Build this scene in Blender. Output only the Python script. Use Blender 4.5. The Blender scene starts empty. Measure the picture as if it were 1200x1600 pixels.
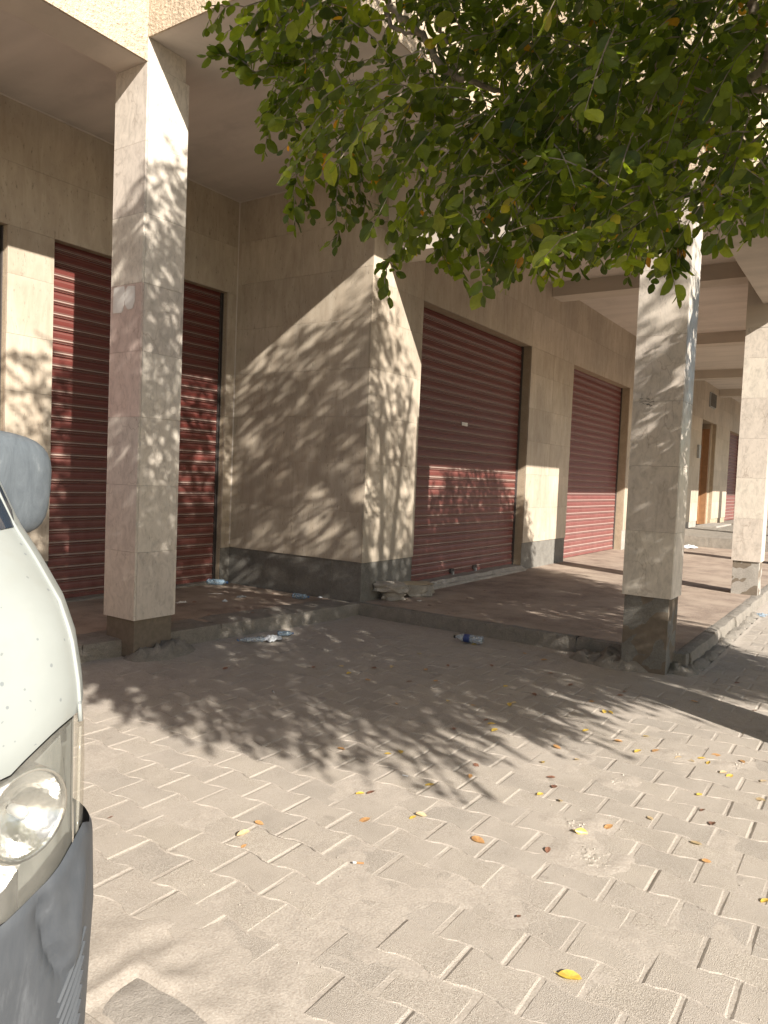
import bpy, bmesh, math, random
import numpy as np
from mathutils import Vector, Matrix, noise

rnd = random.Random(7)
nr = np.random.RandomState(11)
SC = bpy.context.scene
COL = SC.collection
R = math.radians

# ------------------------------------------------------------------ camera
FPX, YAW, PITCH, ROLL, CAMH = 1168.14, 0.5900, -0.048024, 0.041167, 1.6
fwd = np.array([math.cos(PITCH) * math.cos(YAW), math.cos(PITCH) * math.sin(YAW), math.sin(PITCH)])
rt0 = np.array([math.sin(YAW), -math.cos(YAW), 0.0])
up0 = np.cross(rt0, fwd)
rt = math.cos(ROLL) * rt0 + math.sin(ROLL) * up0
upv = -math.sin(ROLL) * rt0 + math.cos(ROLL) * up0
CAM = np.array([0, 0, CAMH])
cam = bpy.data.cameras.new('camera')
cam.sensor_fit = 'VERTICAL'
cam.sensor_height = 36.0
cam.lens = FPX / 1600 * 36
cam.clip_start = 0.05
cam.clip_end = 2000
camo = bpy.data.objects.new('camera', cam)
COL.objects.link(camo)
m = Matrix.Identity(4)
for i in range(3):
    m[i][0] = rt[i]; m[i][1] = upv[i]; m[i][2] = -fwd[i]; m[i][3] = CAM[i]
camo.matrix_world = m
SC.camera = camo

def proj(p):
    d = np.asarray(p, float) - CAM
    z = d @ fwd
    return 600 + FPX * (d @ rt) / z, 800 - FPX * (d @ upv) / z
def ray(x, y):
    d = fwd * FPX + rt * (x - 600) + upv * (800 - y)
    return d / np.linalg.norm(d)
def onz(x, y, z=0.0):
    d = ray(x, y); t = (z - CAMH) / d[2]
    return CAM + t * d
def at(x, y, D):
    d = ray(x, y); return CAM + d * (D / math.hypot(d[0], d[1]))

# ------------------------------------------------------------------ light
SUN = Vector((0.455, 1.0, -0.60)).normalized()          # travel direction
w = bpy.data.worlds.new('World'); SC.world = w; w.use_nodes = True
nt = w.node_tree; nt.nodes.clear()
sky = nt.nodes.new('ShaderNodeTexSky'); sky.sky_type = 'NISHITA'; sky.sun_disc = False
sky.sun_elevation = math.asin(-SUN.z)
sky.sun_rotation = math.atan2(-SUN.x, -SUN.y)
sky.air_density = 1.0; sky.dust_density = 1.0; sky.ozone_density = 0.6
bg = nt.nodes.new('ShaderNodeBackground'); bg.inputs[1].default_value = 0.072
wo = nt.nodes.new('ShaderNodeOutputWorld')
nt.links.new(sky.outputs[0], bg.inputs[0]); nt.links.new(bg.outputs[0], wo.inputs[0])
sl = bpy.data.lights.new('sun', 'SUN'); sl.energy = 5.0; sl.angle = R(0.53); sl.color = (1.0, 0.95, 0.87)
so = bpy.data.objects.new('sun', sl); COL.objects.link(so)
so.rotation_euler = SUN.to_track_quat('-Z', 'Y').to_euler()
SC.view_settings.view_transform = 'Standard'
SC.view_settings.look = 'None'
SC.view_settings.exposure = 1.24
SC.view_settings.gamma = 1.0
SC.view_settings.use_curve_mapping = False
SC.render.engine = 'CYCLES'
SC.cycles.max_bounces = 10
SC.cycles.diffuse_bounces = 6
SC.cycles.transparent_max_bounces = 12
SC.cycles.use_denoising = True

# ------------------------------------------------------------------ materials
class NB:
    def __init__(s, name):
        s.m = bpy.data.materials.new(name); s.m.use_nodes = True
        s.t = s.m.node_tree; s.b = s.t.nodes['Principled BSDF']; s.out = s.t.nodes['Material Output']
    def n(s, ty, **kw):
        x = s.t.nodes.new(ty)
        for k, v in kw.items():
            if k.startswith('i_'):
                x.inputs[k[2:].replace('_', ' ')].default_value = v
            else: setattr(x, k, v)
        return x
    def l(s, a, b): s.t.links.new(a, b)
    def pos(s, scale=(1, 1, 1), rand=True):
        g = s.n('ShaderNodeNewGeometry')
        src = g.outputs['Position']
        if rand:
            oi = s.n('ShaderNodeObjectInfo')
            mu = s.n('ShaderNodeMath', operation='MULTIPLY'); mu.inputs[1].default_value = 37.0
            s.l(oi.outputs['Random'], mu.inputs[0])
            ad = s.n('ShaderNodeVectorMath', operation='ADD')
            s.l(src, ad.inputs[0]); s.l(mu.outputs[0], ad.inputs[1]); src = ad.outputs[0]
        mp = s.n('ShaderNodeMapping'); mp.inputs['Scale'].default_value = scale
        s.l(src, mp.inputs[0]); return mp.outputs[0]
    def noise(s, vec, scale, detail=4, rough=0.6, dist=0.0):
        x = s.n('ShaderNodeTexNoise'); x.inputs['Scale'].default_value = scale
        x.inputs['Detail'].default_value = detail; x.inputs['Roughness'].default_value = rough
        x.inputs['Distortion'].default_value = dist
        s.l(vec, x.inputs['Vector']); return x.outputs['Fac']
    def ramp(s, fac, stops):
        x = s.n('ShaderNodeValToRGB'); e = x.color_ramp.elements
        while len(e) < len(stops): e.new(0.5)
        for i, (p, c) in enumerate(stops):
            e[i].position = p
            e[i].color = (c, c, c, 1) if not hasattr(c, '__len__') else tuple(c) + (1,)
        s.l(fac, x.inputs[0]); return x.outputs[0]
    def mix(s, fac, a, b, mode='MIX'):
        x = s.n('ShaderNodeMix', data_type='RGBA', blend_type=mode)
        for sock, v in ((x.inputs[0], fac), (x.inputs[6], a), (x.inputs[7], b)):
            if hasattr(v, 'is_linked'): s.l(v, sock)
            elif isinstance(v, (int, float)): sock.default_value = v
            else: sock.default_value = tuple(v) + (1,)
        return x.outputs[2]
    def math(s, op, a, b=0.0):
        x = s.n('ShaderNodeMath', operation=op)
        for sock, v in ((x.inputs[0], a), (x.inputs[1], b)):
            if hasattr(v, 'is_linked'): s.l(v, sock)
            else: sock.default_value = v
        return x.outputs[0]
    def bump(s, h, strength=0.5, dist=0.01, prev=None):
        x = s.n('ShaderNodeBump'); x.inputs['Strength'].default_value = strength
        x.inputs['Distance'].default_value = dist
        s.l(h, x.inputs['Height'])
        if prev is not None: s.l(prev, x.inputs['Normal'])
        return x.outputs[0]
    def fin(s, col=None, rough=0.8, nrm=None, spec=0.3, metal=0.0):
        if col is not None:
            if hasattr(col, 'is_linked'): s.l(col, s.b.inputs['Base Color'])
            else: s.b.inputs['Base Color'].default_value = tuple(col) + (1,)
        if hasattr(rough, 'is_linked'): s.l(rough, s.b.inputs['Roughness'])
        else: s.b.inputs['Roughness'].default_value = rough
        s.b.inputs['Specular IOR Level'].default_value = spec
        s.b.inputs['Metallic'].default_value = metal
        if nrm is not None: s.l(nrm, s.b.inputs['Normal'])
        return s.m
    def rand(s): return s.n('ShaderNodeObjectInfo').outputs['Random']
    def attr(s, name):
        return s.n('ShaderNodeAttribute', attribute_name=name).outputs['Fac']

def mat_travertine(name, c1, c2, c3, streak=(1, 1, 0.22), gloss=0.55):
    b = NB(name)
    v = b.pos(streak)
    n1 = b.noise(v, 9, 8, 0.65, 0.6)
    col = b.ramp(n1, [(0.26, c1), (0.5, c2), (0.74, c3)])
    v2 = b.pos((1, 1, 0.3))
    n2 = b.noise(v2, 42, 4, 0.7)
    pits = b.ramp(n2, [(0.30, 0.55), (0.40, 1.0)])
    col = b.mix(1.0, col, pits, 'MULTIPLY')
    big = b.ramp(b.noise(b.pos(rand=False), 1.1, 4, 0.6), [(0.3, 0.80), (0.7, 1.1)])
    col = b.mix(1.0, col, big, 'MULTIPLY')
    r = b.ramp(b.rand(), [(0.0, (0.90, 0.88, 0.86)), (1.0, (1.06, 1.05, 1.04))])
    col = b.mix(1.0, col, r, 'MULTIPLY')
    # scratches and damp stains
    st = b.ramp(b.noise(b.pos((5, 5, 0.5), rand=False), 2.2, 6, 0.75, 1.2), [(0.60, 0.0), (0.72, 0.35)])
    col = b.mix(st, col, (0.20, 0.15, 0.10))
    h = b.bump(n2, 0.25, 0.003)
    return b.fin(col, gloss, h, 0.35)

def mat_marble(name, base, vein, pink=None):
    b = NB(name)
    v = b.pos((1, 1, 0.55))
    n0 = b.n('ShaderNodeTexNoise'); n0.inputs['Scale'].default_value = 5; n0.inputs['Detail'].default_value = 5
    b.l(v, n0.inputs['Vector'])
    ad = b.n('ShaderNodeVectorMath', operation='MULTIPLY_ADD')
    b.l(n0.outputs['Color'], ad.inputs[0]); ad.inputs[1].default_value = (0.28, 0.28, 0.28); b.l(v, ad.inputs[2])
    vo = b.n('ShaderNodeTexVoronoi', feature='DISTANCE_TO_EDGE'); vo.inputs['Scale'].default_value = 7
    b.l(ad.outputs[0], vo.inputs['Vector'])
    veins = b.ramp(vo.outputs['Distance'], [(0.0, 1.0), (0.035, 0.0)])
    fade = b.ramp(b.noise(v, 3, 3), [(0.46, 0.0), (0.68, 0.55)])
    vf = b.math('MULTIPLY', veins, fade)
    n1 = b.noise(v, 14, 8, 0.7, 0.8)
    col = b.ramp(n1, [(0.3, [x * 0.74 for x in base]), (0.52, base), (0.7, [min(1, x * 1.12) for x in base])])
    n3 = b.ramp(b.noise(b.pos((1, 1, 0.35)), 38, 5, 0.75), [(0.30, 0.66), (0.42, 1.0)])
    col = b.mix(1.0, col, n3, 'MULTIPLY')
    col = b.mix(vf, col, vein)
    r = b.ramp(b.rand(), [(0.0, (0.92, 0.90, 0.90)), (1.0, (1.05, 1.05, 1.03))])
    col = b.mix(1.0, col, r, 'MULTIPLY')
    dirt = b.ramp(b.noise(b.pos((3, 3, 0.8), rand=False), 2, 6, 0.7, 1), [(0.58, 0.0), (0.75, 0.4)])
    col = b.mix(dirt, col, (0.17, 0.13, 0.10))
    rough = b.ramp(b.noise(b.pos(rand=False), 6, 4), [(0.3, 0.28), (0.7, 0.5)])
    return b.fin(col, rough, b.bump(n1, 0.15, 0.002), 0.45)

def mat_concrete(name, c1, c2, scale=6, bump=0.5, bd=0.01, rough=0.9, dust=None, dust_at=0.5):
    b = NB(name)
    v = b.pos(rand=False)
    n1 = b.noise(v, scale, 10, 0.68, 0.3)
    col = b.ramp(n1, [(0.3, c1), (0.7, c2)])
    n2 = b.noise(v, scale * 14, 6, 0.7)
    col = b.mix(1.0, col, b.ramp(n2, [(0.3, 0.75), (0.6, 1.08)]), 'MULTIPLY')
    if dust:
        d = b.ramp(b.noise(v, 1.7, 6, 0.65), [(dust_at - 0.12, 0.0), (dust_at + 0.1, 0.85)])
        col = b.mix(d, col, dust)
    nrm = b.bump(n2, bump, bd)
    nrm = b.bump(n1, bump * 0.6, bd * 3, nrm)
    return b.fin(col, rough, nrm, 0.2)

def mat_stucco(name, c):
    b = NB(name); v = b.pos(rand=False)
    n = b.noise(v, 38, 5, 0.62)
    n2 = b.noise(v, 2, 4)
    col = b.mix(b.ramp(n, [(0.35, 0.0), (0.6, 1.0)]), [x * 0.72 for x in c], c)
    col = b.mix(1.0, col, b.ramp(n2, [(0.3, 0.85), (0.7, 1.05)]), 'MULTIPLY')
    return b.fin(col, 0.95, b.bump(n, 1.0, 0.03), 0.1)

def mat_plaster(name, c):
    b = NB(name); v = b.pos((1, 0.16, 1), rand=False)
    n = b.noise(v, 3.2, 4, 0.5)
    col = b.mix(b.ramp(n, [(0.35, 0.0), (0.65, 1.0)]), [x * 0.86 for x in c], c)
    n2 = b.noise(b.pos(rand=False), 1.4, 6, 0.7, 0.5)
    col = b.mix(b.ramp(n2, [(0.52, 0.0), (0.75, 0.45)]), col, [x * 0.62 for x in c])
    return b.fin(col, 0.9, b.bump(b.noise(b.pos(rand=False), 30, 4), 0.15, 0.004), 0.15)

def mat_paver(name):
    b = NB(name); v = b.pos(rand=False)
    fine = b.noise(v, 300, 2, 0.5)
    mid = b.noise(v, 60, 5, 0.7)
    n1 = b.noise(v, 5, 5, 0.6)
    col = b.ramp(fine, [(0.30, (0.240, 0.207, 0.170)), (0.5, (0.360, 0.317, 0.268)), (0.72, (0.50, 0.45, 0.388))])
    tint = b.attr('rnd')
    oi = b.rand()
    r = b.math('FRACT', b.math('ADD', tint, oi))
    col = b.mix(1.0, col, b.ramp(r, [(0.0, (0.91, 0.91, 0.92)), (0.5, (0.99, 0.98, 0.98)), (1.0, (1.04, 1.03, 1.02))]), 'MULTIPLY')
    col = b.mix(1.0, col, b.ramp(n1, [(0.3, 0.90), (0.7, 1.06)]), 'MULTIPLY')
    dust = b.ramp(b.noise(v, 2.1, 7, 0.68, 0.4), [(0.46, 0.0), (0.66, 0.8)])
    col = b.mix(dust, col, b.ramp(mid, [(0.3, (0.34, 0.295, 0.25)), (0.7, (0.42, 0.37, 0.32))]))
    spots = b.ramp(b.noise(v, 9, 2, 0.4), [(0.70, 0.0), (0.74, 0.3)])
    col = b.mix(spots, col, (0.16, 0.14, 0.12))
    h = b.math('ADD', b.math('MULTIPLY', fine, 1.0), b.math('MULTIPLY', mid, 0.45))
    return b.fin(col, 0.93, b.bump(h, 0.75, 0.005), 0.15)

def mat_sand(name, c1, c2):
    b = NB(name); v = b.pos(rand=False)
    n = b.noise(v, 120, 5, 0.7); n1 = b.noise(v, 18, 5, 0.65)
    col = b.mix(b.ramp(n, [(0.32, 0.0), (0.66, 1.0)]), c1, c2)
    col = b.mix(1.0, col, b.ramp(n1, [(0.3, 0.86), (0.7, 1.05)]), 'MULTIPLY')
    return b.fin(col, 0.95, b.bump(b.math('ADD', n, b.math('MULTIPLY', n1, 0.4)), 0.6, 0.005), 0.1)

def mat_shutter(name, red, dustc=(0.30, 0.25, 0.21)):
    b = NB(name); v = b.pos((0.6, 1, 3), rand=True)
    n = b.noise(v, 5, 6, 0.7)
    col = b.ramp(n, [(0.3, [x * 0.72 for x in red]), (0.65, red)])
    g = b.n('ShaderNodeNewGeometry'); sp = b.n('ShaderNodeSeparateXYZ'); b.l(g.outputs['Position'], sp.inputs[0])
    sn = b.n('ShaderNodeSeparateXYZ'); b.l(g.outputs['True Normal'], sn.inputs[0])
    # street dust thick low on the door and on every ledge
    mr = b.n('ShaderNodeMapRange'); b.l(sp.outputs[2], mr.inputs[0])
    mr.inputs[1].default_value = 0.2; mr.inputs[2].default_value = 2.1; mr.inputs[3].default_value = 0.30; mr.inputs[4].default_value = 0.03
    f = b.math('MULTIPLY', mr.outputs[0], b.ramp(b.noise(b.pos((1, 1, 0.4), rand=False), 7, 6, 0.7), [(0.25, 0.35), (0.7, 1.4)]))
    col = b.mix(f, col, (0.32, 0.16, 0.135))
    led = b.ramp(b.math('ABSOLUTE', sn.outputs[2]), [(0.30, 0.0), (0.5, 0.85)])
    col = b.mix(led, col, dustc)
    scr = b.ramp(b.noise(b.pos((0.7, 1, 9), rand=False), 6, 5, 0.8), [(0.70, 0.0), (0.76, 0.5)])
    col = b.mix(scr, col, dustc)
    return b.fin(col, 0.5, b.bump(n, 0.15, 0.004), 0.4)

def mat_plain(name, c, rough=0.6, spec=0.4, metal=0.0, var=0.15, scale=20):
    b = NB(name); n = b.noise(b.pos(rand=True), scale, 5, 0.65)
    col = b.ramp(n, [(0.3, [x * (1 - var) for x in c]), (0.7, [min(1, x * (1 + var)) for x in c])])
    return b.fin(col, rough, b.bump(n, 0.2, 0.002), spec, metal)

def mat_leaf(name, stops, trans=0.55, rough=0.42):
    b = NB(name)
    col = b.ramp(b.attr('rnd'), stops)
    n = b.noise(b.pos(rand=False), 60, 3)
    col = b.mix(1.0, col, b.ramp(n, [(0.3, 0.82), (0.7, 1.1)]), 'MULTIPLY')
    b.fin(col, rough, None, 0.5)
    tr = b.n('ShaderNodeBsdfTranslucent')
    tc = b.mix(1.0, col, (2.1, 2.2, 0.6), 'MULTIPLY')
    b.l(tc, tr.inputs[0])
    mx = b.n('ShaderNodeMixShader'); mx.inputs[0].default_value = trans
    b.l(b.b.outputs[0], mx.inputs[1]); b.l(tr.outputs[0], mx.inputs[2]); b.l(mx.outputs[0], b.out.inputs[0])
    return b.m

M = {}
M['wall'] = mat_travertine('travertine_cladding', (0.36, 0.295, 0.225), (0.43, 0.365, 0.285), (0.50, 0.435, 0.35))
M['marble'] = mat_marble('column_marble', (0.54, 0.48, 0.41), (0.22, 0.17, 0.13))
M['marble_pink'] = mat_marble('pink_marble', (0.54, 0.43, 0.37), (0.26, 0.17, 0.13))
M['core'] = mat_concrete('wall_render', (0.30, 0.235, 0.165), (0.40, 0.32, 0.23), 4, 0.3, 0.005)
M['joint'] = mat_plain('joint_mortar', (0.16, 0.13, 0.10), 0.95, 0.1)
M['plinth'] = mat_concrete('cement_plinth', (0.13, 0.12, 0.105), (0.21, 0.195, 0.17), 5, 0.5, 0.008)
M['plinth_light'] = mat_concrete('cement_plinth_pale', (0.25, 0.225, 0.195), (0.36, 0.33, 0.29), 5, 0.5, 0.008)
M['stucco'] = mat_stucco('rough_stucco', (0.62, 0.50, 0.37))
M['ceiling'] = mat_plaster('ceiling_plaster', (0.60, 0.535, 0.47))
M['beam'] = mat_plaster('beam_plaster', (0.54, 0.475, 0.40))
M['platform'] = mat_concrete('platform_concrete', (0.22, 0.165, 0.13), (0.33, 0.26, 0.205), 3.4, 0.7, 0.01, dust=(0.37, 0.295, 0.23), dust_at=0.53)
M['platform_side'] = mat_concrete('platform_edge', (0.20, 0.18, 0.15), (0.30, 0.265, 0.225), 7, 0.9, 0.015)
M['paver'] = mat_paver('concrete_paver')
M['sand'] = mat_sand('joint_sand', (0.31, 0.265, 0.222), (0.44, 0.39, 0.335))
M['rubble'] = mat_sand('rubble_sand', (0.30, 0.26, 0.215), (0.47, 0.42, 0.36))
M['road'] = mat_concrete('dusty_asphalt', (0.07, 0.065, 0.06), (0.12, 0.11, 0.10), 8, 0.8, 0.01, dust=(0.25, 0.21, 0.165), dust_at=0.5)
M['kerb'] = mat_concrete('kerb_concrete', (0.33, 0.295, 0.255), (0.45, 0.40, 0.35), 12, 0.9, 0.01)
M['soil'] = mat_sand('dusty_ground', (0.26, 0.21, 0.16), (0.40, 0.33, 0.26))
M['shutter'] = mat_shutter('red_shutter_paint', (0.115, 0.021, 0.015))
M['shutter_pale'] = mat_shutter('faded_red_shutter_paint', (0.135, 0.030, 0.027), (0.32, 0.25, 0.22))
M['rail'] = mat_plain('shutter_rail', (0.06, 0.05, 0.045), 0.6, 0.4)
M['bark'] = mat_plain('tree_bark', (0.27, 0.215, 0.165), 0.9, 0.2, scale=30, var=0.35)
M['leaf'] = mat_leaf('green_leaf', [(0.0, (0.045, 0.066, 0.012)), (0.35, (0.095, 0.128, 0.020)), (0.75, (0.18, 0.215, 0.036)), (0.93, (0.27, 0.29, 0.06)), (0.955, (0.36, 0.20, 0.02)), (1.0, (0.40, 0.15, 0.02))])
M['leaf_yellow'] = mat_leaf('yellow_leaf', [(0.0, (0.50, 0.32, 0.06)), (0.6, (0.60, 0.42, 0.10)), (1.0, (0.68, 0.50, 0.07))], 0.2)
M['leaf_orange'] = mat_leaf('orange_leaf', [(0.0, (0.36, 0.19, 0.08)), (1.0, (0.50, 0.28, 0.12))], 0.15)
M['leaf_red'] = mat_leaf('red_brown_leaf', [(0.0, (0.15, 0.065, 0.045)), (1.0, (0.26, 0.13, 0.085))], 0.1)
M['leaf_tan'] = mat_leaf('tan_leaf', [(0.0, (0.45, 0.33, 0.19)), (1.0, (0.52, 0.40, 0.25))], 0.15)
M['stone'] = mat_concrete('rubble_stone', (0.27, 0.24, 0.20), (0.40, 0.355, 0.30), 9, 0.8, 0.01)
M['slab'] = mat_plain('broken_tile_face', (0.42, 0.34, 0.23), 0.8, 0.2)
M['paper'] = mat_plain('weathered_paper', (0.62, 0.58, 0.53), 0.85, 0.2, var=0.08)
M['white_plastic'] = mat_plain('white_plastic', (0.50, 0.51, 0.52), 0.5, 0.4, var=0.05)
M['blue_label'] = mat_plain('blue_label', (0.03, 0.05, 0.16), 0.4, 0.4)
M['blue_cap'] = mat_plain('blue_cap', (0.05, 0.12, 0.27), 0.4, 0.4)
M['black_cap'] = mat_plain('black_cap', (0.02, 0.02, 0.02), 0.4, 0.4)
M['wood_door'] = mat_plain('varnished_wood', (0.30, 0.155, 0.075), 0.4, 0.5, scale=8)
M['painted_dark_inside'] = mat_plain('painted_dark_interior', (0.02, 0.018, 0.016), 0.9, 0.1)  # near-black colour in place of the shade inside the doorway
M['grey_metal'] = mat_plain('grey_metal', (0.30, 0.30, 0.29), 0.5, 0.5)

def mat_clear(name, tint, op=0.35, rough=0.08):
    b = NB(name)
    n = b.noise(b.pos(rand=True), 25, 4)
    b.fin(tint, rough, b.bump(n, 0.5, 0.006), 0.8)
    tr = b.n('ShaderNodeBsdfTransparent'); tr.inputs[0].default_value = tuple(min(1, x * 1.05 + 0.1) for x in (0.85, 0.92, 0.98)) + (1,)
    mx = b.n('ShaderNodeMixShader')
    f = b.ramp(n, [(0.3, op * 0.6), (0.7, min(1, op * 1.6))])
    b.l(f, mx.inputs[0]); b.l(tr.outputs[0], mx.inputs[1]); b.l(b.b.outputs[0], mx.inputs[2]); b.l(mx.outputs[0], b.out.inputs[0])
    return b.m
M['bottle'] = mat_clear('clear_plastic', (0.42, 0.48, 0.53), 0.4)
M['bottle_blue'] = mat_clear('bluish_plastic', (0.26, 0.36, 0.45), 0.5)

def mat_van():
    b = NB('van_white_paint'); v = b.pos(rand=False)
    col = b.mix(b.ramp(b.noise(v, 3, 5), [(0.3, 0.0), (0.7, 1.0)]), (0.245, 0.258, 0.243), (0.285, 0.297, 0.28))
    vo = b.n('ShaderNodeTexVoronoi', feature='F1'); vo.inputs['Scale'].default_value = 44; b.l(v, vo.inputs['Vector'])
    sz = b.ramp(b.noise(v, 30, 1), [(0.35, 0.07), (0.75, 0.25)])
    chip = b.math('LESS_THAN', vo.outputs['Distance'], sz)
    gate = b.math('GREATER_THAN', b.noise(v, 11, 2), 0.5)
    col = b.mix(b.math('MULTIPLY', b.math('MULTIPLY', chip, gate), 0.75), col, (0.14, 0.15, 0.16))
    dust = b.ramp(b.noise(v, 7, 6, 0.7), [(0.5, 0.0), (0.8, 0.4)])
    col = b.mix(dust, col, (0.23, 0.225, 0.195))
    return b.fin(col, b.ramp(b.noise(v, 9, 4), [(0.3, 0.28), (0.7, 0.45)]), None, 0.5)
M['van'] = mat_van()
def mat_bumper():
    b = NB('scuffed_grey_bumper'); v = b.pos((1, 1, 0.35), rand=False)
    n = b.noise(v, 7, 8, 0.72, 0.8)
    col = b.ramp(n, [(0.30, (0.040, 0.045, 0.052)), (0.55, (0.060, 0.064, 0.070)), (0.75, (0.13, 0.136, 0.145))])
    return b.fin(col, 0.5, b.bump(n, 0.2, 0.004), 0.4)
M['bumper'] = mat_bumper()
def mat_mirror():
    b = NB('worn_mirror_plastic'); v = b.pos((1, 1, 0.25), rand=False)
    n = b.noise(v, 26, 8, 0.8, 0.6)
    col = b.ramp(n, [(0.32, (0.060, 0.070, 0.080)), (0.58, (0.095, 0.108, 0.12)), (0.78, (0.20, 0.215, 0.22))])
    return b.fin(col, 0.5, b.bump(n, 0.1, 0.003), 0.4)
M['mirror'] = mat_mirror()
b = NB('chrome_reflector'); M['chrome'] = b.fin((0.74, 0.74, 0.73), 0.26, b.bump(b.noise(b.pos(rand=False), 30, 2), 0.3, 0.01), 0.5, 1.0)
def mat_lens():
    b = NB('hazy_headlight_lens')
    v = b.pos((1, 1, 0.4), rand=False)
    n = b.noise(v, 14, 6, 0.7)
    b.fin((0.42, 0.40, 0.35), 0.12, None, 0.6)
    tr = b.n('ShaderNodeBsdfTransparent'); tr.inputs[0].default_value = (0.97, 0.955, 0.92, 1)
    mx = b.n('ShaderNodeMixShader')
    b.l(b.ramp(n, [(0.3, 0.13), (0.7, 0.30)]), mx.inputs[0])
    b.l(tr.outputs[0], mx.inputs[1]); b.l(b.b.outputs[0], mx.inputs[2]); b.l(mx.outputs[0], b.out.inputs[0])
    return b.m
M['lens'] = mat_lens()
b = NB('tinted_glass'); M['glass'] = b.fin((0.02, 0.03, 0.045), 0.06, None, 0.8)
M['tyre'] = mat_plain('tyre_rubber', (0.02, 0.02, 0.02), 0.85, 0.2)

# ------------------------------------------------------------------ mesh helpers
def link(name, me, mat=None, parent=None, kind=None):
    if mat is not None and not me.materials: me.materials.append(M[mat] if isinstance(mat, str) else mat)
    o = bpy.data.objects.new(name, me); COL.objects.link(o)
    if parent is not None: o.parent = parent
    if kind: o['kind'] = kind
    return o
def mesh(name, v, f, smooth=False):
    me = bpy.data.meshes.new(name); me.from_pydata([tuple(map(float, p)) for p in v], [], f)
    if smooth:
        me.shade_smooth()
        if isinstance(smooth, float): me.set_sharp_from_angle(angle=smooth)
    me.update(); return me
def tag(o, label, cat, group=None):
    o['label'] = label; o['category'] = cat
    if group: o['group'] = group
    return o
def empty(name, loc=(0, 0, 0)):
    o = bpy.data.objects.new(name, None); COL.objects.link(o); o.location = loc; o.empty_display_size = 0.2
    return o
BF = [(0, 3, 2, 1), (4, 5, 6, 7), (0, 1, 5, 4), (1, 2, 6, 5), (2, 3, 7, 6), (3, 0, 4, 7)]
def boxv(x0, x1, y0, y1, z0, z1):
    return [(x0, y0, z0), (x1, y0, z0), (x1, y1, z0), (x0, y1, z0), (x0, y0, z1), (x1, y0, z1), (x1, y1, z1), (x0, y1, z1)]
def box(name, x0, x1, y0, y1, z0, z1, mat, parent=None, kind=None):
    return link(name, mesh(name, boxv(x0, x1, y0, y1, z0, z1), BF), mat, parent, kind)
class MB:
    def __init__(s): s.v = []; s.f = []
    def add(s, v, f):
        k = len(s.v); s.v += list(v); s.f += [tuple(i + k for i in q) for q in f]
    def box(s, *a): s.add(boxv(*a), BF)
    def build(s, name, mat, parent=None, kind=None, smooth=False): return link(name, mesh(name, s.v, s.f, smooth), mat, parent, kind)
def rough_box(name, x0, x1, y0, y1, z0, z1, step, amp, mat, parent=None, kind=None, seed=0, sc=3.0, bevel=0.0, keep_bottom=True):
    """box with a subdivided, noise-worn surface"""
    def axis(a, b): 
        n = max(1, int(round((b - a) / step))); return [a + (b - a) * i / n for i in range(n + 1)]
    X, Y, Z = axis(x0, x1), axis(y0, y1), axis(z0, z1)
    idx = {}; V = []; F = []
    def vid(i, j, k):
        q = (i, j, k)
        if q not in idx:
            p = Vector((X[i], Y[j], Z[k]))
            e = sum((i in (0, len(X) - 1), j in (0, len(Y) - 1), k in (0, len(Z) - 1)))
            c = Vector(((x0 + x1) / 2, (y0 + y1) / 2, (z0 + z1) / 2))
            nv = noise.noise_vector(p * sc + Vector((seed, seed * 1.7, 0)))
            nv2 = noise.noise_vector(p * sc * 4 + Vector((seed, 0, seed)))
            d = nv * amp + nv2 * amp * 0.45
            if e >= 2 and bevel and k == len(Z) - 1:
                s = Vector((-1 if i == len(X) - 1 else (1 if i == 0 else 0), -1 if j == len(Y) - 1 else (1 if j == 0 else 0), -1 if k == len(Z) - 1 else 0))
                d += s * bevel * (0.6 + 0.9 * abs(noise.noise(p * 7)))
            if k == 0 and keep_bottom: d.z = 0
            idx[q] = len(V); V.append(p + d)
        return idx[q]
    nx, ny, nz = len(X) - 1, len(Y) - 1, len(Z) - 1
    for i in range(nx):
        for j in range(ny):
            F.append((vid(i, j, nz), vid(i + 1, j, nz), vid(i + 1, j + 1, nz), vid(i, j + 1, nz)))
    for i in range(nx):
        for k in range(nz):
            F.append((vid(i, 0, k), vid(i + 1, 0, k), vid(i + 1, 0, k + 1), vid(i, 0, k + 1)))
            F.append((vid(i + 1, ny, k), vid(i, ny, k), vid(i, ny, k + 1), vid(i + 1, ny, k + 1)))
    for j in range(ny):
        for k in range(nz):
            F.append((vid(0, j + 1, k), vid(0, j, k), vid(0, j, k + 1), vid(0, j + 1, k + 1)))
            F.append((vid(nx, j, k), vid(nx, j + 1, k), vid(nx, j + 1, k + 1), vid(nx, j, k + 1)))
    return link(name, mesh(name, V, F, R(38)), mat, parent, kind)
def tube(mb, pts, rad, n=8, cap=True):
    pts = [Vector(p) for p in pts]; base = len(mb.v); prev = None
    for i, p in enumerate(pts):
        t = (pts[min(i + 1, len(pts) - 1)] - pts[max(i - 1, 0)]).normalized()
        a = t.cross(Vector((0, 0, 1)))
        if a.length < 0.05: a = t.cross(Vector((1, 0, 0)))
        a.normalize(); bb = t.cross(a)
        if prev is not None and a.dot(prev) < 0: a = -a; bb = -bb
        prev = a
        r = rad[i] if hasattr(rad, '__len__') else rad
        for k in range(n):
            th = 2 * math.pi * k / n
            mb.v.append(tuple(p + a * (r * math.cos(th)) + bb * (r * math.sin(th))))
    for i in range(len(pts) - 1):
        for k in range(n):
            q = base + i * n
            mb.f.append((q + k, q + (k + 1) % n, q + n + (k + 1) % n, q + n + k))
    if cap:
        mb.f.append(tuple(base + k for k in range(n))[::-1])
        mb.f.append(tuple(base + (len(pts) - 1) * n + k for k in range(n)))
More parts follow.
